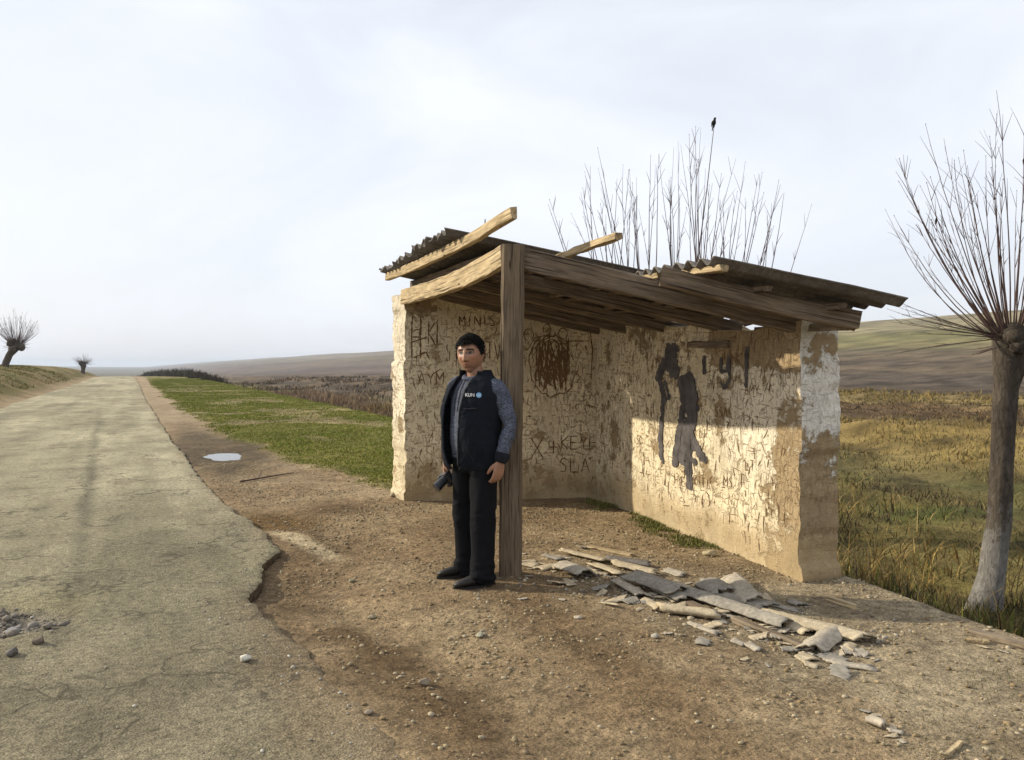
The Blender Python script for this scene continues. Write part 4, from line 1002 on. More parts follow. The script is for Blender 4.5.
# joints (own frame: faces -y, z up, own left is +x)
LSH, LEL, LWR = (.205, .02, 1.405), (.292, .035, 1.13), (.262, -.035, .885)
RSH, REL, RWR = (-.20, .03, 1.42), (-.235, .10, 1.14), (-.245, .0, .875)
LHI, LKN, LAN = (.095, .0, .90), (.118, -.055, .50), (.140, -.07, .085)
RHI, RKN, RAN = (-.092, .02, .90), (-.108, .035, .50), (-.122, .075, .085)
TORSO = [((0, .0, .86), (.165, .125)), ((0, -.005, .95), (.178, .135)), ((0, -.015, 1.05), (.182, .142)), ((0, -.015, 1.17), (.180, .135)), ((0, -.005, 1.30), (.188, .125)), ((0, .01, 1.38), (.185, .108)), ((0, .02, 1.435), (.150, .088)), ((0, .022, 1.475), (.085, .065)), ((0, .02, 1.50), (.062, .058))]
HS = 1.11; HC = Vector((-.022, -.012, 1.648)); HROT = Euler((R(3), R(-4), R(17)), 'XYZ').to_matrix()
def hd(x, y, z): q = HROT @ Vector((x*HS, y*HS, z*HS)); return (HC.x+q.x, HC.y+q.y, HC.z+q.z)
def gauss(a, b, s): return math.exp(-((a-b)/s)**2)
# head: own surface, displaced by features
def head_mesh(nu=72, nv=60, hair=0.0):
    V = []; F = []
    for j in range(nv+1):
        ph = math.pi*j/nv
        for i in range(nu):
            th = 2*math.pi*i/nu; x = math.sin(ph)*math.sin(th); y = -math.sin(ph)*math.cos(th); z = math.cos(ph)
            rx, ry, rz = .086, .101, .132
            X, Y, Z = x*rx, y*ry, z*rz
            fr = max(0, -y)                                   # front weight
            if Z < 0:
                k = min(1, -Z/.134); X *= 1-.24*k**1.6*(1 if y < .1 else .8); Y *= 1-.10*k if y < 0 else 1-.42*k
                if y < 0: Y -= .012*k*fr
            if Z > .05: X *= 1-.10*((Z-.05)/.084); Z = .05+(Z-.05)*.74
            ax = abs(X)
            f = 0.0
            f += .007*gauss(Z, .030, .012)*gauss(ax, .028, .026)               # brow
            f -= .012*gauss(Z, .006, .014)*gauss(ax, .032, .016)               # sockets
            f += .006*gauss(Z, .005, .008)*gauss(ax, .031, .012)               # lids
            f += (.013+.022*sstep(.018, -.036, Z))*gauss(ax, 0, .0095+.004*float(sstep(0, -.03, Z)))*float(sstep(-.053, -.043, Z))*float(sstep(.03, .012, Z))   # nose
            f += .008*gauss(Z, -.041, .008)*gauss(ax, .013, .008)              # wings
            f += .007*gauss(Z, -.028, .02)*gauss(ax, .046, .018)               # cheeks
            f += .0075*gauss(Z, -.066, .006)*gauss(ax, 0, .022)+.008*gauss(Z, -.079, .007)*gauss(ax, 0, .019)-.004*gauss(Z, -.0725, .0025)*gauss(ax, 0, .024)
            f += .010*gauss(Z, -.112, .016)*gauss(ax, 0, .022)-.004*gauss(Z, -.094, .008)*gauss(ax, 0, .026)
            Y -= f*min(1, fr*1.6)
            if hair: X *= 1+hair/.081; Y *= 1+hair/.1; Z *= 1+hair*.9/.134
            V.append((X, Y, Z))
    for j in range(nv):
        for i in range(nu): F.append((j*nu+i, (j+1)*nu+i, (j+1)*nu+(i+1) % nu, j*nu+(i+1) % nu))
    return V, F
body = G()
V, F = head_mesh(); body.add([hd(*v) for v in V], F)
for s in (-1, 1):                                             # ears
    body.tube([hd(s*.076, .012, -.035), hd(s*.084, .018, -.012), hd(s*.088, .022, .012), hd(s*.082, .020, .030)], [(.006, .010), (.007, .017), (.007, .019), (.004, .009)], 10, True)
chain(body, [(0, .02, 1.44), (0, .012, 1.51), (HC.x, HC.y+.012, HC.z-.06)], [.064, .060, .058])
Q, S_ = dense([p for p, r in TORSO], [r for p, r in TORSO]); body.tube(Q, [(a*.90, b*.90) for a, b in S_], 28, True, (1, 0, 0))
for sh, el, wr in ((LSH, LEL, LWR), (RSH, REL, RWR)):
    chain(body, [(sh[0]*.7, sh[1], sh[2]), sh, tuple((np.array(sh)+el)/2), el, tuple((np.array(el)*.6+np.array(wr)*.4)), wr], [.040, .036, .038, .034, .034, .025])
for hi, kn, an in ((LHI, LKN, LAN), (RHI, RKN, RAN)):
    chain(body, [hi, tuple((np.array(hi)+kn)/2), kn, tuple(np.array(kn)*.65+np.array(an)*.35), an], [.075, .068, .052, .05, .036])
def hand(g, wr, down, across, curl, thumb_curl=20, spread=.0):
    D = Vector(down).normalized(); A = Vector(across); A = (A-D*A.dot(D)).normalized(); Nn = Vector(curl); Nn = (Nn-D*Nn.dot(D)-A*Nn.dot(A)).normalized()
    w = Vector(wr)
    # palm: flattened block of overlapping chains, across the hand
    for o_, r0, L in ((-.030, .015, .086), (-.011, .0165, .092), (.010, .0165, .094), (.029, .0155, .088)):
        chain(g, [w+A*o_*.55, w+D*.045+A*o_*.95, w+D*L+A*o_], [r0*1.05, r0*1.05, r0*.82], 10, k=3)
    Ls = [(-.033, .062, .0098, 46), (-.011, .076, .0108, 38), (.011, .082, .0110, 33), (.032, .074, .0108, 28)]
    for o_, L, r, cu in Ls:
        p = w+D*.088+A*o_; d = D.copy(); P = [p-D*.012, p]; rr_ = [r, r]
        for s, (fr, cf) in enumerate(((.45, .45), (.31, .9), (.24, .75))):
            ang = R(cu*cf*handcurl); d = (d*math.cos(ang)+Nn*math.sin(ang)).normalized(); p = p+d*L*fr*1.0; P.append(p); rr_.append(r*(.96-.07*s))
        chain(g, P, rr_, 9, k=3)
    d = (D*.72+A*.55+Nn*.42).normalized(); p = w+D*.020+A*.026
    P = [p, p+d*.040]; d2 = (d*.9+D*.45+Nn*.1-A*.2).normalized(); P.append(P[-1]+d2*.030); d3 = (d2*.9+Nn*.25-A*.25).normalized(); P.append(P[-1]+d3*.026)
    chain(g, P, [.0165, .0145, .0125, .0095], 10, k=3)
handcurl = 1.0
hand(body, LWR, (-.10, -.22, -1), (-.30, -1, .1), (-1, .15, 0))
handcurl = 1.75
hand(body, RWR, (.02, -.30, -1), (.12, -1, .25), (1, .1, 0))
Vb, Fb = remesh(body, .0042, 2)
# skin, lips, brows, eyes by place on the body
hi_ = HROT.inverted(); Cb = np.tile(np.array((.33, .172, .103)), (len(Vb), 1))
for i in np.nonzero(Vb[:, 2] > 1.49)[0]:
    q = (hi_ @ (Vector(Vb[i])-HC))/HS; x, y, z = q; ax = abs(x)
    if y > -.03: continue
    lip = gauss(z, -.0725, .009)*gauss(ax, 0, .022); Cb[i] = Cb[i]*(1-.7*lip)+np.array((.26, .085, .06))*.7*lip
    br = 1 if (abs(z-(.0265-.010*max(0, (ax-.03)/.03)**2)) < .0062 and .011 < ax < .056) else 0
    if br: Cb[i] = (.018, .013, .010)
    ex = ((ax-.031)/.0165)**2+((z-.0045)/.0062)**2
    if ex < 1: Cb[i] = (.20, .165, .14) if ((ax-.031)/.0085)**2+((z-.0045)/.0085)**2 > 1 else (.012, .009, .007)
    elif ex < 2.4: Cb[i] = Cb[i]*.38
    bd = .22*max(gauss(z, -.095, .03)*float(sstep(-.05, -.065, z)), 0); Cb[i] = Cb[i]*(1-bd)+np.array((.09, .06, .05))*bd
    ck = gauss(z, -.03, .025)*gauss(ax, .045, .02); Cb[i] *= np.array((1+.05*ck, 1-.08*ck, 1-.10*ck))
def mat_skin():
    m, nt, b = newmat('skin', .5, .4); k = N(nt); b.inputs['Subsurface Weight'].default_value = .06; b.inputs['Subsurface Radius'].default_value = (.012, .004, .002)
    n = k.noise(k.coord(), 60, 4); k.l(k.mix(1.0, k.attr('Col'), k.ramp(n, (.3, .92), (.7, 1.06)), 'MULTIPLY'), b.inputs['Base Color']); k.bump(n, b, .15, .002); return m
person = add_mesh('person', Vb, Fb, mat_skin(), None, True, Cb)
person.location = (PX, PY, PZ-.004); person.rotation_euler = (0, 0, PROT)
tag(person, 'dark-haired man in a black vest and grey sweater leaning beside the shelter post', 'person')

def cloth_noise(V, amp, sc, seed, zs=1.0):
    return V+np.stack([amp*fbm(V[:, 0]*sc, V[:, 1]*sc, V[:, 2]*sc*zs, 3, seed), amp*fbm(V[:, 0]*sc+9, V[:, 1]*sc, V[:, 2]*sc*zs, 3, seed), 0*V[:, 0]], -1)
# hair
Vh, Fh = head_mesh(64, 48, .006)
g = G(); keep = []
for (x, y, z) in Vh:
    line = np.interp(-y, [-.12, -.03, .0, .045, .075, .12], [-.075, -.055, -.012, -.004, .046, .060])     # hairline rising to the brow
    keep.append(z > line+.004*math.sin(x*300)+.003*math.sin(x*173+1)+(.012*gauss(abs(x), .055, .014) if y < -.03 else 0)-(.028*gauss(y, -.028, .012) if abs(x) > .06 else 0))
Fk = [f for f in Fh if all(keep[i] for i in f)]
used = sorted({i for f in Fk for i in f}); mp_ = {a: b for b, a in enumerate(used)}
VV = []
for i in used:
    x, y, z = Vh[i]; t = max(0, z)/.13; n = float(fbm(x*60, y*60, z*25, 3, 8))
    k = .985+.07*n+.06*t; VV.append(hd(x*k, y*k-.004*t, z*k+.003*n))
FF = [tuple(mp_[i] for i in f) for f in Fk]
hr = random.Random(6)
for _ in range(3400):          # short tufts, combed forward and to the side
    i = hr.choice(used); x, y, z = Vh[i]; kz = .985+.06*max(0, z)/.13; x, y, z = x*kz, y*kz, z*kz
    if z < .03 and hr.random() < .8: continue
    n = Vector((x/.09**2, y/.11**2, z/.14**2)).normalized()
    t_ = (Vector((.35, -.8, -.25 if z < .09 else .1))+Vector((hr.uniform(-.4, .4), hr.uniform(-.4, .4), hr.uniform(-.3, .3)))); t_ = (t_-n*t_.dot(n)*.75).normalized()
    L = hr.uniform(.008, .022)*(.35 if z < .06 else 1); b_ = Vector((x, y, z))+n*.001; s_ = n.cross(t_).normalized()*hr.uniform(.0015, .003); m_ = len(VV)
    t_ = t_+Vector((0, -.2, -.5)) if (y < -.06 and z < .075 and hr.random() < .5) else t_
    for q in (b_-s_, b_+s_, b_+t_*L*.6+n*.006+s_*.6, b_+t_*L*.6+n*.006-s_*.6, b_+t_*L+n*.004): VV.append(hd(*q))
    FF += [(m_, m_+1, m_+2, m_+3), (m_+3, m_+2, m_+4)]
hair = add_mesh('hair', VV, FF, mat_plain('black_hair', (.007, .006, .0055), .75, .12, .4, 90, .6), person, True)
sd = hair.modifiers.new('s', 'SOLIDIFY'); sd.thickness = .004; sd.offset = -1
# trousers
g = G()
g.tube(*dense([(0, .01, .80), (0, .005, .86), (0, .0, .93), (0, -.005, .985)], [(.135, .10), (.178, .128), (.180, .132), (.178, .134)]), 28, True, (1, 0, 0))
for hi, kn, an, sd_ in ((LHI, LKN, LAN, 1), (RHI, RKN, RAN, -1)):
    h, kk, a = map(np.array, (hi, kn, an))
    chain(g, [tuple(h+np.array((0, 0, -.01))), tuple((h*.6+kk*.4)), tuple(kk), tuple(kk*.55+a*.45), tuple(kk*.2+a*.8), (an[0], an[1]-.012, .055)], [(.098, .112), (.098, .106), (.088, .094), (.084, .088), (.084, .090), (.086, .100)], 22)
Vt, Ft = remesh(g, .008, 3)
Vt = cloth_noise(Vt, .016, 8, 21, .5); low = sstep(.26, .08, Vt[:, 2]); Vt = Vt+(low*.026)[:, None]*np.stack([fbm(Vt[:, 0]*9+Vt[:, 2]*9, Vt[:, 1]*9, Vt[:, 2]*20, 3, 23), fbm(Vt[:, 0]*9+7-Vt[:, 2]*9, Vt[:, 1]*9, Vt[:, 2]*20, 3, 24), 0*low], -1)
kn_ = np.exp(-((Vt[:, 2]-.50)/.13)**2); Vt = Vt+(kn_*.018)[:, None]*np.stack([fbm(Vt[:, 0]*10+Vt[:, 2]*8, Vt[:, 1]*10, Vt[:, 2]*14, 3, 25), fbm(Vt[:, 0]*10+7-Vt[:, 2]*8, Vt[:, 1]*10, Vt[:, 2]*14, 3, 26), 0*kn_], -1)
Vt[:, 2] = np.maximum(Vt[:, 2], .028)
def mat_cloth(name, c, sc=260, var=.35, bump=.3):
    m, nt, b = newmat(name, .95, .08); k = N(nt); co = k.coord(); n = k.noise(co, sc, 3, .6); n2 = k.noise(co, 12, 4, .6)
    col = k.mix(1.0, k.mix(1.0, c, k.ramp(n, (.3, 1-var), (.7, 1+var)), 'MULTIPLY'), k.ramp(n2, (.3, .85), (.7, 1.15)), 'MULTIPLY')
    pass
    k.l(col, b.inputs['Base Color']); k.bump(k.math('ADD', n, n2), b, bump, .004); return m
add_mesh('trousers', Vt, Ft, mat_cloth('black_trousers', (.009, .009, .0105)), person, True)
# sweater
def mat_heather():
    m, nt, b = newmat('heather_knit', .95, .08); k = N(nt); co = k.coord((1, 1, 3.2)); n = k.noise(co, 70, 4, .75, .6); n2 = k.noise(k.coord(), 9, 4)
    c = k.ramp(n, (.36, (.022, .026, .040)), (.5, (.075, .085, .115)), (.66, (.22, .235, .28)))
    k.l(k.mix(1.0, c, k.ramp(n2, (.3, .8), (.7, 1.2)), 'MULTIPLY'), b.inputs['Base Color']); k.bump(n, b, .5, .004); return m
M_heather = mat_heather(); M_cuff = mat_cloth('dark_ribbed_cuff', (.018, .019, .024))
g = G(); Q, S_ = dense([p for p, r in TORSO[:-1]], [r for p, r in TORSO[:-1]]); Q[0] = (0, 0, .90); g.tube(Q, S_, 28, True, (1, 0, 0))
for sh, el, wr in ((LSH, LEL, LWR), (RSH, REL, RWR)):
    s, e, w = map(np.array, (sh, el, wr))
    chain(g, [(sh[0]*.6, sh[1], sh[2]), tuple(s-np.array((.012*np.sign(sh[0]), 0, .012))), tuple((s+e)/2), tuple(e), tuple(e*.55+w*.45), tuple(e*.10+w*.90)], [.060, .066, .060, .053, .050, .039], 20)
# collar and folded hood
ring = []
for i in range(21):
    th = 2*math.pi*i/20; ring.append((.082*math.sin(th), .018-.078*math.cos(th), 1.482+.022*math.cos(th+math.pi)+(0 if abs(th-math.pi) > 2 else 0)))
for i in range(20): g.tube([ring[i], ring[i+1]], [.021, .021], 10, True)
g.ball((0, .088, 1.462), (.095, .05, .055), 18, 12); g.ball((.07, .05, 1.475), (.05, .055, .038), 16, 10); g.ball((-.07, .05, 1.475), (.05, .055, .038), 16, 10)
Vs, Fs = remesh(g, .0075, 3)
arm = sstep(.17, .22, np.abs(Vs[:, 0])); Vs = cloth_noise(Vs, .007, 11, 31)
Vs = Vs+(arm*.018)[:, None]*np.stack([fbm(Vs[:, 0]*14+Vs[:, 2]*10, Vs[:, 1]*14, Vs[:, 2]*24, 3, 33), fbm(Vs[:, 0]*14+4-Vs[:, 2]*10, Vs[:, 1]*14, Vs[:, 2]*24, 3, 34), 0*arm], -1)
add_mesh('sweater', Vs, Fs, M_heather, person, True)
for wr, el in ((LWR, LEL), (RWR, REL)):
    w, e = np.array(wr), np.array(el); d = (e-w)/np.linalg.norm(e-w); g = G()
    g.tube(*dense([tuple(w-d*.008), tuple(w+d*.012), tuple(w+d*.05), tuple(w+d*.064)], [.034, .048, .056, .054], 3), 20, True); g.build('cuff', M_cuff, person, True)
# zip of the sweater
# vest: shell cut open in front
g = G()
VT = [((0, 0, .845), (.200, .152)), ((0, -.008, .90), (.205, .160)), ((0, -.018, 1.0), (.208, .168)), ((0, -.02, 1.10), (.206, .166)), ((0, -.015, 1.22), (.208, .158)), ((0, 0, 1.33), (.216, .145)), ((0, .012, 1.40), (.206, .125)), ((0, .02, 1.455), (.160, .102)), ((0, .022, 1.485), (.115, .095)), ((0, .020, 1.515), (.105, .098)), ((0, .018, 1.54), (.106, .102))]
Q, S_ = dense([p for p, r in VT], [(r[0]*1.05, r[1]*1.05) for p, r in VT]); g.tube(Q, S_, 40, True, (1, 0, 0))
for s in (-1, 1): g.ball((s*.165, .018, 1.40), (.058, .070, .058), 18, 12)
Vv, Fv = remesh(g, .0075, 4)
Vv = cloth_noise(Vv, .013, 8, 41); Vv = cloth_noise(Vv, .010, 20, 43, .5)
fo = np.abs(fbm(Vv[:, 0]*5+Vv[:, 2]*7, Vv[:, 1]*3, Vv[:, 2]*9-Vv[:, 0]*5, 3, 45)); Vv = Vv*(1-np.array((.05, .05, 0))*np.clip(.5-fo*5, 0, .5)[:, None])
# quilting and a slight bunching at the hem
def open_x(z): return np.interp(z, [.83, .95, 1.2, 1.38, 1.47, 1.56], [-.070, -.120, -.125, -.110, -.095, -.095]), np.interp(z, [.83, .95, 1.2, 1.38, 1.47, 1.56], [-.014, .000, .008, .024, .055, .085])
keepv = np.ones(len(Vv), bool); a, b = open_x(Vv[:, 2])
keepv &= ~((Vv[:, 1] < 0) & (Vv[:, 0] > a) & (Vv[:, 0] < b))
keepv &= ~((Vv[:, 2] < .862) & (np.hypot(Vv[:, 0]/.195, Vv[:, 1]/.155) < .9)); keepv &= ~((Vv[:, 2] > 1.518) & (np.hypot(Vv[:, 0], Vv[:, 1]-.02) < .088))
keepv &= ~((Vv[:, 2] > 1.532-.02*np.clip(-Vv[:, 1]/.1, 0, 1)))
Fk = [f for f in Fv if all(keepv[i] for i in f)]; used = sorted({i for f in Fk for i in f}); mp_ = {q: i for i, q in enumerate(used)}
Vv = Vv[used]
# flare the right front panel outward so that it hangs open
pn = sstep(.0, -.10, Vv[:, 0])*sstep(.02, -.06, Vv[:, 1])*sstep(1.45, 1.25, Vv[:, 2]); Vv = Vv+pn[:, None]*np.array((-.022, -.012, 0))
vest = add_mesh('vest', Vv, [tuple(mp_[i] for i in f) for f in Fk], mat_cloth('black_vest_fleece', (.011, .013, .0175), 180, .4), person, True)
sd = vest.modifiers.new('s', 'SOLIDIFY'); sd.thickness = .014; sd.offset = 0
# zip edging down the open front
def vest_y(x, z):
    """front surface of the vest"""
    k = (np.abs(Vv[:, 0]-x) < .018) & (np.abs(Vv[:, 2]-z) < .018) & (Vv[:, 1] < .03)
    return float(Vv[k, 1].min()) if k.any() else None
g = G(); P = []
for z in np.linspace(.86, 1.47, 22):
    x = float(open_x(z)[1])+.006; y = vest_y(x, z)
    if y is not None: P.append((x, y-.008, z))
g.tube(P, (.0035), 6, True); g.build('zip', mat_plain('zip_teeth', (.05, .05, .055), .4, .5), vest)
# welt pocket seam
g = G(); P = []
for f in np.linspace(0, 1, 8):
    x, z = .075+.05*f, 1.0-.11*f; y = vest_y(x, z)
    if y is not None: P.append((x, y-.008, z))
if len(P) > 3: g.tube([(a_, b_+.004, c_) for a_, b_, c_ in P], .002, 5, True); g.build('pocket_seam', mat_plain('seam', (.02, .022, .026), .7, .2), vest)
for x0_, z0_ in ((-.045, 1.20), (-.012, 1.24)):
    g = G(); P = [(x0_*.6+.0, -.088, 1.462), (x0_*.9-.01, -.128, 1.38), (x0_-.012, -.150, 1.30), (x0_-.014, -.158, z0_)]; g.tube(P, .0032, 6, True); g.build('drawcord', M_cuff, bpy.data.objects['sweater'], True)
g = G(); P = []
for f in np.linspace(0, 1, 8):
    x, z = .050+.085*f, 1.255+.006*f; y = vest_y(x, z)
    if y is not None: P.append((x, y-.005, z))
if len(P) > 3: g.tube(P, .0026, 5, True); g.build('chest_pocket_zip', mat_plain('dull_zip', (.03, .03, .034), .5, .4), vest)
# badge: white letters and a round blue-white mark, on the chest
def text_mesh(txt, size, ext):
    c = bpy.data.curves.new('lettering', 'FONT'); c.body = txt; c.size = size; c.extrude = ext; c.align_x = 'LEFT'; c.align_y = 'CENTER'; c.offset = 0.0
    o = bpy.data.objects.new('lettering', c); COL.objects.link(o); dg = bpy.context.evaluated_depsgraph_get(); dg.update()
    me = bpy.data.meshes.new_from_object(o.evaluated_get(dg)); V = [tuple(v.co) for v in me.vertices]; F = [tuple(p.vertices) for p in me.polygons]
    bpy.data.objects.remove(o); bpy.data.curves.remove(c); return np.array(V), F
M_white = mat_plain('white_print', (.78, .78, .78), .7, .2, .05); M_blue = mat_plain('blue_print', (.20, .42, .68), .7, .2, .05); M_navy = mat_plain('navy_print', (.03, .05, .10), .7, .2, .05)
bx0, bz0 = .062, 1.352
def on_vest(V, off):
    out = []
    for x, y, z in V:
        wx, wz = bx0+x, bz0+y; yy = np.interp(wx, xs_, ys_); out.append((wx, yy-off-z, wz))
    return out
xs_ = np.linspace(.03, .17, 15); ys_ = np.array([vest_y(x, bz0) or -.15 for x in xs_]); ys_ = np.convolve(np.pad(ys_, 2, 'edge'), np.ones(5)/5, 'valid')
V, F = text_mesh('KUN', .034, .001); V[:, 0] -= .012; add_mesh('lettering', on_vest(V, .012), F, M_white, vest)
disc = [(0, 0, 0)]+[(.0185*math.cos(2*math.pi*i/24), .0185*math.sin(2*math.pi*i/24), 0) for i in range(24)]; dc = np.array(disc)+np.array((.088, 0, 0))
add_mesh('round_badge', on_vest(dc, .012), [(0, i, i % 24+1) for i in range(1, 25)], M_blue, vest)
V, F = text_mesh('UZ', .021, .0008); V[:, 0] += .0735; add_mesh('lettering', on_vest(V, .0135), F, M_white, vest)
# shoes
M_shoe = mat_plain('worn_black_leather', (.020, .016, .014), .55, .35, .3, 30, .2); M_sole = mat_plain('shoe_sole', (.03, .026, .022), .9, .1)
for an, ang in ((LAN, -24), (RAN, -32)):
    a = Vector((an[0], an[1]+.01, 0)); M_ = Matrix.Rotation(R(ang), 3, 'Z'); f = lambda x, y, z: tuple(a+M_ @ Vector((x*1.12, y*1.16, z*1.05)))
    g = G()
    g.tube(*dense([f(0, .062, .030), f(0, .045, .048), f(0, 0, .055), f(0, -.07, .050), f(0, -.14, .040), f(0, -.185, .032), f(0, -.208, .026)], [(.022, .022), (.036, .040), (.041, .046), (.047, .040), (.050, .030), (.041, .024), (.018, .014)], 5), 20, True, (1, 0, 0))
    g.tube(*dense([f(0, .02, .05), f(0, .015, .10), f(0, .02, .125)], [(.040, .046), (.038, .042), (.036, .04)], 4), 16, True, (1, 0, 0))
    Vs_, Fs_ = remesh(g, .006, 3); Vs_[:, 2] = np.maximum(Vs_[:, 2], .012); sh_ = add_mesh('shoe', Vs_, Fs_, M_shoe, person, True)
    out = []
    for i in range(28):
        t = 2*math.pi*i/28; y = -.070+.145*math.cos(t); w_ = np.interp(y, [-.215, -.18, -.12, -.03, .04, .075], [.02, .042, .052, .043, .038, .02]); out.append((math.copysign(abs(math.sin(t))**.7, math.sin(t))*w_, y))
    V = [f(x, y, .0) for x, y in out]+[f(x, y, .017) for x, y in out]; n = 28
    add_mesh('sole', V, [(i, (i+1) % n, n+(i+1) % n, n+i) for i in range(n)]+[tuple(range(n-1, -1, -1)), tuple(range(n, 2*n))], M_sole, sh_)
# ---- the camera in his hand
rot = Matrix.Rotation(PROT, 3, 'Z'); hw = rot @ Vector((RWR[0]+.012, RWR[1]-.03, RWR[2]-.145))
cw = Vector((PX, PY, PZ))+hw
camt = thing('camera', 'black camera with a lens hanging from the man\'s lowered hand', 'camera', tuple(cw))
M_cb = mat_plain('black_camera_shell', (.012, .012, .013), .5, .4, .2, 60, .2); M_lens = mat_plain('lens_barrel', (.014, .014, .016), .35, .5, .1)
M_glass, nt_, b_ = newmat('lens_glass', .05, .6); b_.inputs['Base Color'].default_value = (.02, .03, .06, 1)
ld = Vector((-.62, -.50, -.60)).normalized(); upv = Vector((.55, .1, -.62)); sdv = ld.cross(upv).normalized(); upv = sdv.cross(ld).normalized()
Mx = Matrix((sdv, ld, upv)).transposed()        # columns: width, lens direction, height
def cm(x, y, z): return tuple(Mx @ Vector((x, y, z)))
g = G()
def rbox(g, c, s, bev=.006):
    x, y, z = s[0]/2, s[1]/2, s[2]/2; bm = bmesh.new(); bmesh.ops.create_cube(bm, size=1, matrix=Matrix.Diagonal((s[0], s[1], s[2], 1)))
    bmesh.ops.bevel(bm, geom=bm.edges[:], offset=bev, segments=2, affect='EDGES', profile=.5); bm.verts.ensure_lookup_table()
    g.add([cm(v.co.x+c[0], v.co.y+c[1], v.co.z+c[2]) for v in bm.verts], [tuple(v.index for v in f.verts) for f in bm.faces]); bm.free()
rbox(g, (0, 0, 0), (.128, .045, .085)); rbox(g, (0, .01, .052), (.055, .055, .03), .008); cb = g.build('body', M_cb, camt)
g = G(); rbox(g, (-.052, .022, -.004), (.03, .035, .078), .01); g.build('grip', M_cb, camt)
g = G(); g.tube([cm(.008, .018, -.004), cm(.008, .040, -.004), cm(.008, .042, -.004), cm(.008, .09, -.004), cm(.008, .092, -.004), cm(.008, .118, -.004)], [.031, .031, .034, .034, .036, .036], 24, True); ln_ = g.build('lens', M_lens, camt)
g = G(); g.tube([cm(.008, .1175, -.004), cm(.008, .1195, -.004)], [.030, .029], 24, True); g.build('lens_glass', M_glass, ln_)
# ------------------------------------------------------------------ BROKEN SLATE AND STICKS ON THE GROUND
def shard_mesh(L, Wd, curv, th, seed, rag=.12, ends=.25, tilt=0.0):
    """irregular fragment of corrugated sheet, length on x, curved across y"""
    rr = random.Random(seed); nx, ny = max(8, int(L/.025)), 9; V = []
    a0, a1 = rr.uniform(-ends, ends), rr.uniform(-ends, ends); s = rr.uniform(0, 9)
    for i in range(nx):
        for j in range(ny):
            fx, fy = i/(nx-1), j/(ny-1)*2-1
            wv = 1+rag*float(fbm(fx*L*9, s+(1 if fy > 0 else 7), 0, 3, seed))*2
            x = (fx-.5)*L+fy*(a0*(1-fx)+a1*fx)*Wd+(.03*float(vn(fy*4, s, seed=seed)) if i in (0, nx-1) else 0)*min(1, L*4)
            y = fy*Wd/2*wv; z = curv*math.cos(fy*math.pi/2)+.003*float(vn(x*20, y*20+s, seed=seed))
            V.append((x, y, z))
    V = np.array(V); n = len(V); F = gridmesh(np.arange(nx), np.arange(ny)); idx = np.arange(n).reshape(nx, ny)
    loop = np.array(list(idx[:, 0])+list(idx[-1, 1:])+list(idx[-2::-1, -1])+list(idx[0, -2:0:-1])); nxl = np.roll(loop, -1)
    V2 = V-np.array([0, 0, th]); S = np.stack([loop, loop+n, nxl+n, nxl], -1)
    return np.vstack([V, V2]), np.vstack([F, F[:, ::-1]+n, S])
def shard(ends, wd, label, curv=.02, th=.009, lift=.0, roll=0, seed=None, mat=None, kind='slate_piece', cat='slate piece', pitchz=0, rag=.12, grp='broken roofing pieces'):
    seed = seed if seed is not None else int(abs(ends[0][0]*7+ends[0][1]*3)) % 997
    a, b = gpt(*ends[0]), gpt(*ends[1]); d = b-a; L = math.hypot(d.x, d.y); ang = math.atan2(d.y, d.x); slope = math.atan2(b.z-a.z, L)+pitchz
    V, F = shard_mesh(L, wd*.9, curv*.75, th, seed, rag*1.5)
    o = add_mesh(kind, V, F, mat or M_shard, None, False); o.location = ((a.x+b.x)/2, (a.y+b.y)/2, (a.z+b.z)/2+th+lift*.45+.003+abs(math.sin(R(roll*.7)))*wd*.40+abs(math.sin(pitchz))*L*.45)
    o.rotation_euler = Euler((R(roll*.7), -slope, ang), 'XYZ'); tag(o, label, cat, grp); return o
M_shard2 = mat_slate('broken_slate_grey', (.22, .20, .165), (.32, .285, .23)); M_shardY = mat_slate('broken_slate_yellowed', (.36, .29, .19), (.50, .42, .29))
S = shard
S(((690, 598), (788, 631)), .15, 'longest grey corrugated slate strip, lying across the middle of the pile', .055, .010, .035, -8, mat=M_shard2)
S(((638, 583), (682, 600)), .30, 'broad arched slate sheet fragment with a broken lower edge', .06, .010, .04, -10, mat=M_shard2)
S(((660, 612), (716, 619)), .13, 'pale slate slab resting on a dark thick edge, left of the long strip', .02, .028, .02, -6, mat=M_shardY)
S(((690, 624), (717, 635)), .06, 'narrow slate sliver below the pale thick-edged slab', .006)
S(((766, 618), (868, 644)), .17, 'long yellowish slate strip forming the right end of the pile', .04, .010, .03, -5, mat=M_shardY)
S(((836, 636), (811, 655)), .17, 'short curved slate piece lying crosswise under the right end', .05, .010, .03, 0, mat=M_shard)
S(((786, 627), (808, 635)), .09, 'stubby slate piece at the broken end of the longest strip', .03, mat=M_shardY)
S(((730, 582), (752, 606)), .16, 'slate fragment propped steeply with a pointed top', .02, .010, .02, 28, mat=M_shard)
S(((704, 585), (722, 596)), .17, 'squarish slate fragment standing just left of the propped one', .015, .010, .02, 22, mat=M_shard2)
S(((722, 597), (768, 608)), .17, 'flat grey slate plate behind the longest strip', .012, .010, .015, mat=M_shard2)
S(((766, 604), (795, 611)), .08, 'thin dark slate sliver right of the flat plate', .006, mat=M_shard2)
S(((790, 602), (803, 606)), .10, 'small leaf-shaped slate chip beyond the pile', .01, mat=M_shard2)
S(((829, 664), (872, 669)), .09, 'flat leaf-shaped slate shard lying alone below the pile', .006, mat=M_shard)
S(((562, 553), (606, 564)), .10, 'long pale slate sliver at the back left of the pile', .012, .012, .03, -8, mat=M_shardY)
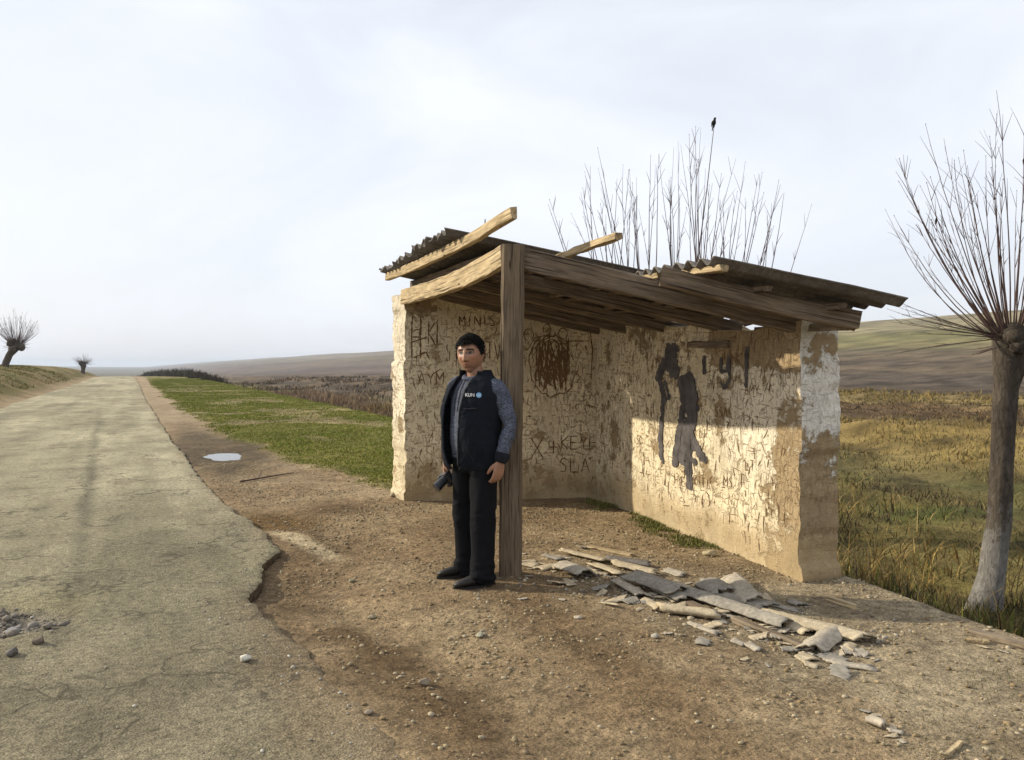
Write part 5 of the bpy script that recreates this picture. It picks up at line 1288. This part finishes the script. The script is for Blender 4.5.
S(((608, 561), (650, 567)), .09, 'dark slate strip tilted at the back of the pile', .015, .012, .02, 14, mat=M_sheet)
S(((565, 572), (588, 580)), .20, 'rounded grey slate lump beside the corner post', .06, .012, .03, -14, mat=M_shard)
S(((618, 584), (644, 600)), .13, 'slanting slate fragment before the broad arched sheet', .02, .010, .02, -12, mat=M_shard)
S(((596, 568), (622, 578)), .12, 'pale slate fragment in the thick of the pile', .015, .010, .03, -10, mat=M_shardY)
S(((613, 566), (655, 576)), .11, 'wide pale slate strip behind the broad arched sheet', .015, .010, .04, 6, mat=M_shardY)
S(((522, 563), (538, 567)), .12, 'flat slate piece touching the corner post', .01, mat=M_shardY)
S(((538, 570), (565, 564)), .11, 'tan flat slate piece between post and rounded lump', .008, mat=M_shardY)
S(((578, 568), (598, 572)), .06, 'thin pale sliver just above the rounded lump', .006, mat=M_shardY)
S(((666, 571), (684, 576)), .13, 'angular slate piece lying behind the pile toward the wall', .02, mat=M_shard)
S(((644, 600), (663, 611)), .09, 'tan slate piece under the broad arched sheet', .012, mat=M_shardY)
S(((748, 645), (760, 652)), .07, 'pale slate wedge left of the crosswise piece', .01, mat=M_shard)
S(((799, 656), (812, 662)), .10, 'triangular slate chip at the foot of the crosswise piece', .01, mat=M_shardY)
S(((803, 664), (818, 668)), .07, 'small flat slate chip below the triangular one', .006, mat=M_shardY)
S(((733, 641), (745, 646)), .06, 'single small slate flake below the long board', .006, mat=M_shard)
S(((655, 590), (690, 604)), .16, 'grey slate sheet fragment joining the arched sheet to the long strip', .04, .010, .02, -6, mat=M_shard2)
S(((545, 556), (562, 560)), .08, 'dark little slate flake behind the tan flat pieces', .01, mat=M_shard2)
S(((870, 723), (884, 729)), .05, 'pale slate crumb at the bottom right near the sparse grass', .02, .02, mat=M_shard)
S(((888, 732), (903, 735)), .035, 'slim pale slate chip beside the crumb at bottom right', .006, mat=M_shard)
# boards and sticks
def stick(P, w, h, label, mat, seed, name='board', cat='board', lift=0.0):
    pts = [gpt(*p) for p in P]; o0 = pts[0].copy(); g = G()
    g.beam([p-o0+Vector((0, 0, h/2+lift)) for p in pts], w, h, (0, 0, 1), .002, 10, seed, .02); o = g.build(name, mat); o.location = o0; tag(o, label, cat); return o
stick([(734, 622), (803, 650)], .05, .035, 'long thin weathered board lying along the front of the pile', M_grey, 61)
stick([(828, 600), (857, 609)], .045, .025, 'short yellow stick lying between the pile and the wall end', M_yel, 62, 'stick', 'stick')
stick([(690, 606), (722, 620)], .05, .03, 'dark board end showing under the longest slate strip', M_old, 63)
stick([(972, 634), (1040, 652)], .07, .03, 'weathered board at the right edge of the photo by the embankment', M_grey, 64)
stick([(968, 641), (985, 643)], .05, .02, 'short pale board scrap beside the board at the right edge', M_yel, 65)
stick([(946, 757), (961, 744)], .02, .015, 'pale splinter of wood in the bottom right corner', M_yel, 66, 'stick', 'stick')
stick([(590, 548), (632, 556)], .05, .02, 'pale batten scrap inside the shelter behind the pile', M_yel, 67)
# twig by the roadside
a = gpt(240, 483); g = G(); pts = [gpt(*p)-a+Vector((0, 0, .02)) for p in ((240, 483), (258, 480), (275, 477), (294, 474))]
g.tube(pts, [.013, .011, .010, .005], 6, True); g.tube([pts[1], gpt(262, 474)-a+Vector((0, 0, .06))], [.007, .003], 5, True)
t = g.build('twig', M_twig); t.location = a; tag(t, 'dark fallen twig on the bare earth between puddle and shelter', 'twig')

# ---- small chips of the same slate, too alike to tell apart
chipm = []
for i in range(4):
    V, F = shard_mesh(1.0, .62, .05, .14, 300+i, .25, .5); o = None; chipm.append((V, F))
chips = []
for i in range(4):
    me_o = add_mesh('slate_chip', chipm[i][0]*.06, chipm[i][1], (M_shard, M_shardY, M_shard2, M_shardY)[i]); chips.append(me_o)
rc = random.Random(77); cnt = 0
def put_chip(px, py, s):
    global cnt
    k = cnt % 4
    if cnt < 4: o = chips[cnt]
    else: o = chips[k].copy(); COL.objects.link(o)
    p = gpt(px, py); o.location = p+Vector((0, 0, .008*s)); o.scale = (s, s*rc.uniform(.6, 1.2), s*.6); o.rotation_euler = (rc.uniform(-.2, .2), rc.uniform(-.2, .2), rc.uniform(0, 6.28))
    tag(o, 'loose slate chip no bigger than a hand, scattered around the broken roofing pile', 'slate chip', 'loose slate chips'); cnt += 1
for i in range(150):
    f = rc.random(); bx0 = 525+f*330; by0 = 562+f*88
    put_chip(bx0+rc.gauss(0, 22), min(690, max(548, by0+rc.gauss(0, 11))), rc.choice((.4, .6, .8, 1.0, 1.3, 1.7, 2.1)))
for px, py in ((880, 725), (893, 737), (902, 742), (876, 716), (866, 712), (893, 729), (1003, 652), (985, 648), (1008, 640), (870, 655), (862, 650), (745, 660), (768, 666), (700, 655)): put_chip(px, py, rc.uniform(.5, .9))

# ---- stones one can point at
def mat_stone():
    m, nt, b = newmat('roadside_stone', .9, .15); k = N(nt); n = k.noise(k.coord(), 30, 5, .65)
    c = k.mix(1.0, k.attr('Col'), k.ramp(n, (.3, .75), (.7, 1.2)), 'MULTIPLY'); k.l(c, b.inputs['Base Color']); k.bump(n, b, .5, .005); return m
M_stone = mat_stone()
def stone(px, py, r, col, label, seed, sink=.25, on_road=False):
    p = gpt(px, py)
    if on_road:
        for _ in range(4):
            u, v = W2UV(p.x, p.y); z = float(road_z(np.array([u]), np.array([v]))[0]); x, y = on_ground(px, py, z); p = Vector((x, y, z))
    g = G(); rr = random.Random(seed); o_ = rr.uniform(0, 90)
    planes = [Vector((rr.gauss(0, 1), rr.gauss(0, 1), rr.gauss(0, 1))).normalized() for _ in range(11)]; cut = [rr.uniform(.62, .92) for _ in planes]
    def facet(d):
        k = 1.0
        for p_, c_ in zip(planes, cut):
            q_ = p_.dot(Vector(d))
            if q_ > .05: k = min(k, c_/q_)
        return k*(1+.10*float(fbm(d[0]*4+o_, d[1]*4, d[2]*4, 3, seed)))
    g.ball((0, 0, 0), (r*rr.uniform(.9, 1.3), r*rr.uniform(.75, 1.05), r*rr.uniform(.5, .75)), 24, 16, facet, col)
    o = g.build('stone', M_stone, None, True, True); o.location = p+Vector((0, 0, r*.65*(1-sink))); o.rotation_euler = (0, 0, rr.uniform(0, 6)); tag(o, label, 'stone', 'stones lying about'); return o
stone(245, 661, .028, (.62, .58, .48), 'white pebble lying alone on the near tarmac', 1, .1, True)
stone(578, 619, .022, (.44, .38, .29), 'pale stone on bare earth right of the corner post foot', 2)
stone(655, 638, .024, (.38, .345, .28), 'grey stone in front of the thick-edged slate slab', 3)
stone(372, 619, .026, (.33, .27, .18), 'tan stone midway between the broken road edge and the standing man', 4)
stone(369, 714, .022, (.22, .18, .13), 'dark stone on the brown earth at the bottom of the photo', 5)
stone(352, 582, .022, (.32, .30, .21), 'tan stone above the rut left of the standing man', 6)
stone(480, 637, .026, (.34, .32, .23), 'half-buried stone below the man in the gravelly earth', 7)
stone(20, 617, .040, (.20, .175, .14), 'grey rubble stone at the upper rim of the road hole', 8, .3, True)
stone(14, 634, .038, (.27, .265, .26), 'flat bluish stone in the middle of the road hole', 9, .3, True)
stone(38, 643, .036, (.18, .145, .105), 'brown rubble stone at the right rim of the road hole', 10, .35, True)
stone(12, 655, .034, (.14, .125, .11), 'dark rubble stone at the lower rim of the road hole', 11, .3, True)
stone(48, 628, .026, (.19, .165, .13), 'small round stone on the right slope of the road hole', 12, .3, True)
stone(797, 577, .045, (.42, .34, .22), 'clod of tan earth at the foot of the near wall end', 13)
stone(424, 685, .03, (.25, .2, .14), 'brown stone among the gravel patch below the man', 14)
stone(393, 497, .06, (.33, .27, .18), 'pale stone against the outer foot of the side wall', 15)
stone(710, 556, .05, (.40, .33, .2), 'yellowish clod inside the shelter by the back wall weeds', 16)

# ---- gravel: a scatter nobody could count
def gravel(name, label, n, U0, V0, V1, dens, s0, s1, pal, seed, zf=ground):
    r = np.random.default_rng(seed)
    v = V0+(V1-V0)*r.random(n)**1.5; u = r.uniform(U0[0], U0[1], n); keep = dens(u, v) > r.random(n); u, v = u[keep], v[keep]
    x, y = UV2W(u, v); z = zf(u, v); k = in_view(x, y, z, 20); x, y, z = x[k], y[k], z[k]; n = len(x)
    s = s0*(s1/s0)**(r.random(n)**2.6)
    bm = bmesh.new(); bmesh.ops.create_icosphere(bm, subdivisions=1, radius=1); bv = np.array([q.co[:] for q in bm.verts]); bf = np.array([[q.index for q in f.verts] for f in bm.faces]); bm.free()
    th = r.uniform(0, 6.28, n); sc = np.stack([r.uniform(.7, 1.3, n), r.uniform(.6, 1.1, n), r.uniform(.35, .75, n)], -1)*s[:, None]
    P = bv[None]*(1+.22*r.standard_normal((n, len(bv), 1)))*sc[:, None, :]
    X = P[..., 0]*np.cos(th)[:, None]-P[..., 1]*np.sin(th)[:, None]+x[:, None]; Y = P[..., 0]*np.sin(th)[:, None]+P[..., 1]*np.cos(th)[:, None]+y[:, None]; Z = P[..., 2]+z[:, None]+.2*s[:, None]
    F = (bf[None]+(np.arange(n)*len(bv))[:, None, None]).reshape(-1, 3)
    c = np.array(pal)[r.integers(0, len(pal), n)]*r.uniform(.75, 1.2, (n, 1)); C = np.repeat(c[:, None], len(bv), 1).reshape(-1, 3)
    o = add_mesh(name, np.stack([X, Y, Z], -1).reshape(-1, 3), F, M_stone, None, False, C); tag(o, label, 'gravel', None, 'stuff'); return o
def d1(u, v): return np.clip(.10+1.5*np.maximum(0, fbm(u*1.2, v*1.2, o=3, seed=301)-.02)+.9*np.maximum(0, fbm(u*4, v*4, o=2, seed=302)-.1), 0, 1)*sstep(-.05, .2, u-edgeR(v))*sstep(.15, -.15, u-ue(v))*(1-.8*green(u, v))
gravel('gravel', 'clods and gravel strewn over the bare roadside earth', 120000, (-.6, 4.2), 1.6, 14, d1, .0026, .017, [(.27, .205, .118), (.33, .265, .16), (.24, .175, .095), (.37, .31, .21), (.20, .15, .09)], 5)
def dS(u, v):
    a, b = W2UV(.15, 5.85); c, e = W2UV(2.1, 4.6); dx, dy = c-a, e-b; L = math.hypot(dx, dy); s = ((u-a)*dx+(v-b)*dy)/L; q = np.abs((u-a)*dy-(v-b)*dx)/L
    return np.exp(-(q/.30)**2)*sstep(-.35, .1, s)*sstep(L+.5, L-.1, s)*np.clip(.4+1.4*fbm(u*3, v*3, o=3, seed=311), 0, 1)
gravel('slate_crumbs', 'fine crumbs of broken slate strewn round the roofing pile', 16000, (.6, 4.2), 3.2, 6.8, dS, .003, .022, [(.36, .32, .25), (.30, .265, .21), (.42, .35, .24), (.22, .20, .165)], 15)
def d2(u, v): return np.clip(sstep(.55, -.1, np.abs(u-edgeR(v)))*.5+pothole(u, v)*1.0+.10*np.maximum(0, fbm(u*1.5, v*1.5, o=3, seed=305))*sstep(5.5, 3, v)*3+.02, 0, 1)*(u < edgeR(v)-.01)
gravel('road_gravel', 'loose chippings lying on the worn tarmac and in its hole', 26000, (-4.5, .3), 1.8, 12, d2, .003, .013, [(.30, .26, .19), (.36, .32, .25), (.22, .19, .14), (.42, .39, .33)], 6, road_z)
def d3(u, v): return pothole(u, v)
gravel('rubble', 'broken tarmac rubble in the road hole', 3600, (-3.4, -1.0), 4.6, 6.6, d3,   .008, .042, [(.17, .145, .115), (.21, .18, .14), (.12, .105, .085), (.25, .225, .19)], 8, road_z)

# ---- the air between here and the hills
hm = bpy.data.materials.new('thin_haze'); hm.use_nodes = True; hn = hm.node_tree; hn.nodes.clear()
ho = hn.nodes.new('ShaderNodeOutputMaterial'); hv = hn.nodes.new('ShaderNodeVolumePrincipled'); hv.inputs['Density'].default_value = .0003
hv.inputs['Color'].default_value = (.78, .86, .98, 1); hv.inputs['Anisotropy'].default_value = 0.0; hn.links.new(hv.outputs['Volume'], ho.inputs['Volume'])
g = G(); zb, zt = float(Z_.min())-1.0, float(Z_.max())+6.0; e_ = 7000
g.add([(-e_, -e_, zb), (e_, -e_, zb), (e_, e_, zb), (-e_, e_, zb), (-e_, -e_, zt), (e_, -e_, zt), (e_, e_, zt), (-e_, e_, zt)], [(3, 2, 1, 0), (4, 5, 6, 7), (0, 1, 5, 4), (1, 2, 6, 5), (2, 3, 7, 6), (3, 0, 4, 7)])
tag(g.build('haze', hm), 'thin pale haze over the road and fields', 'haze', None, 'stuff')
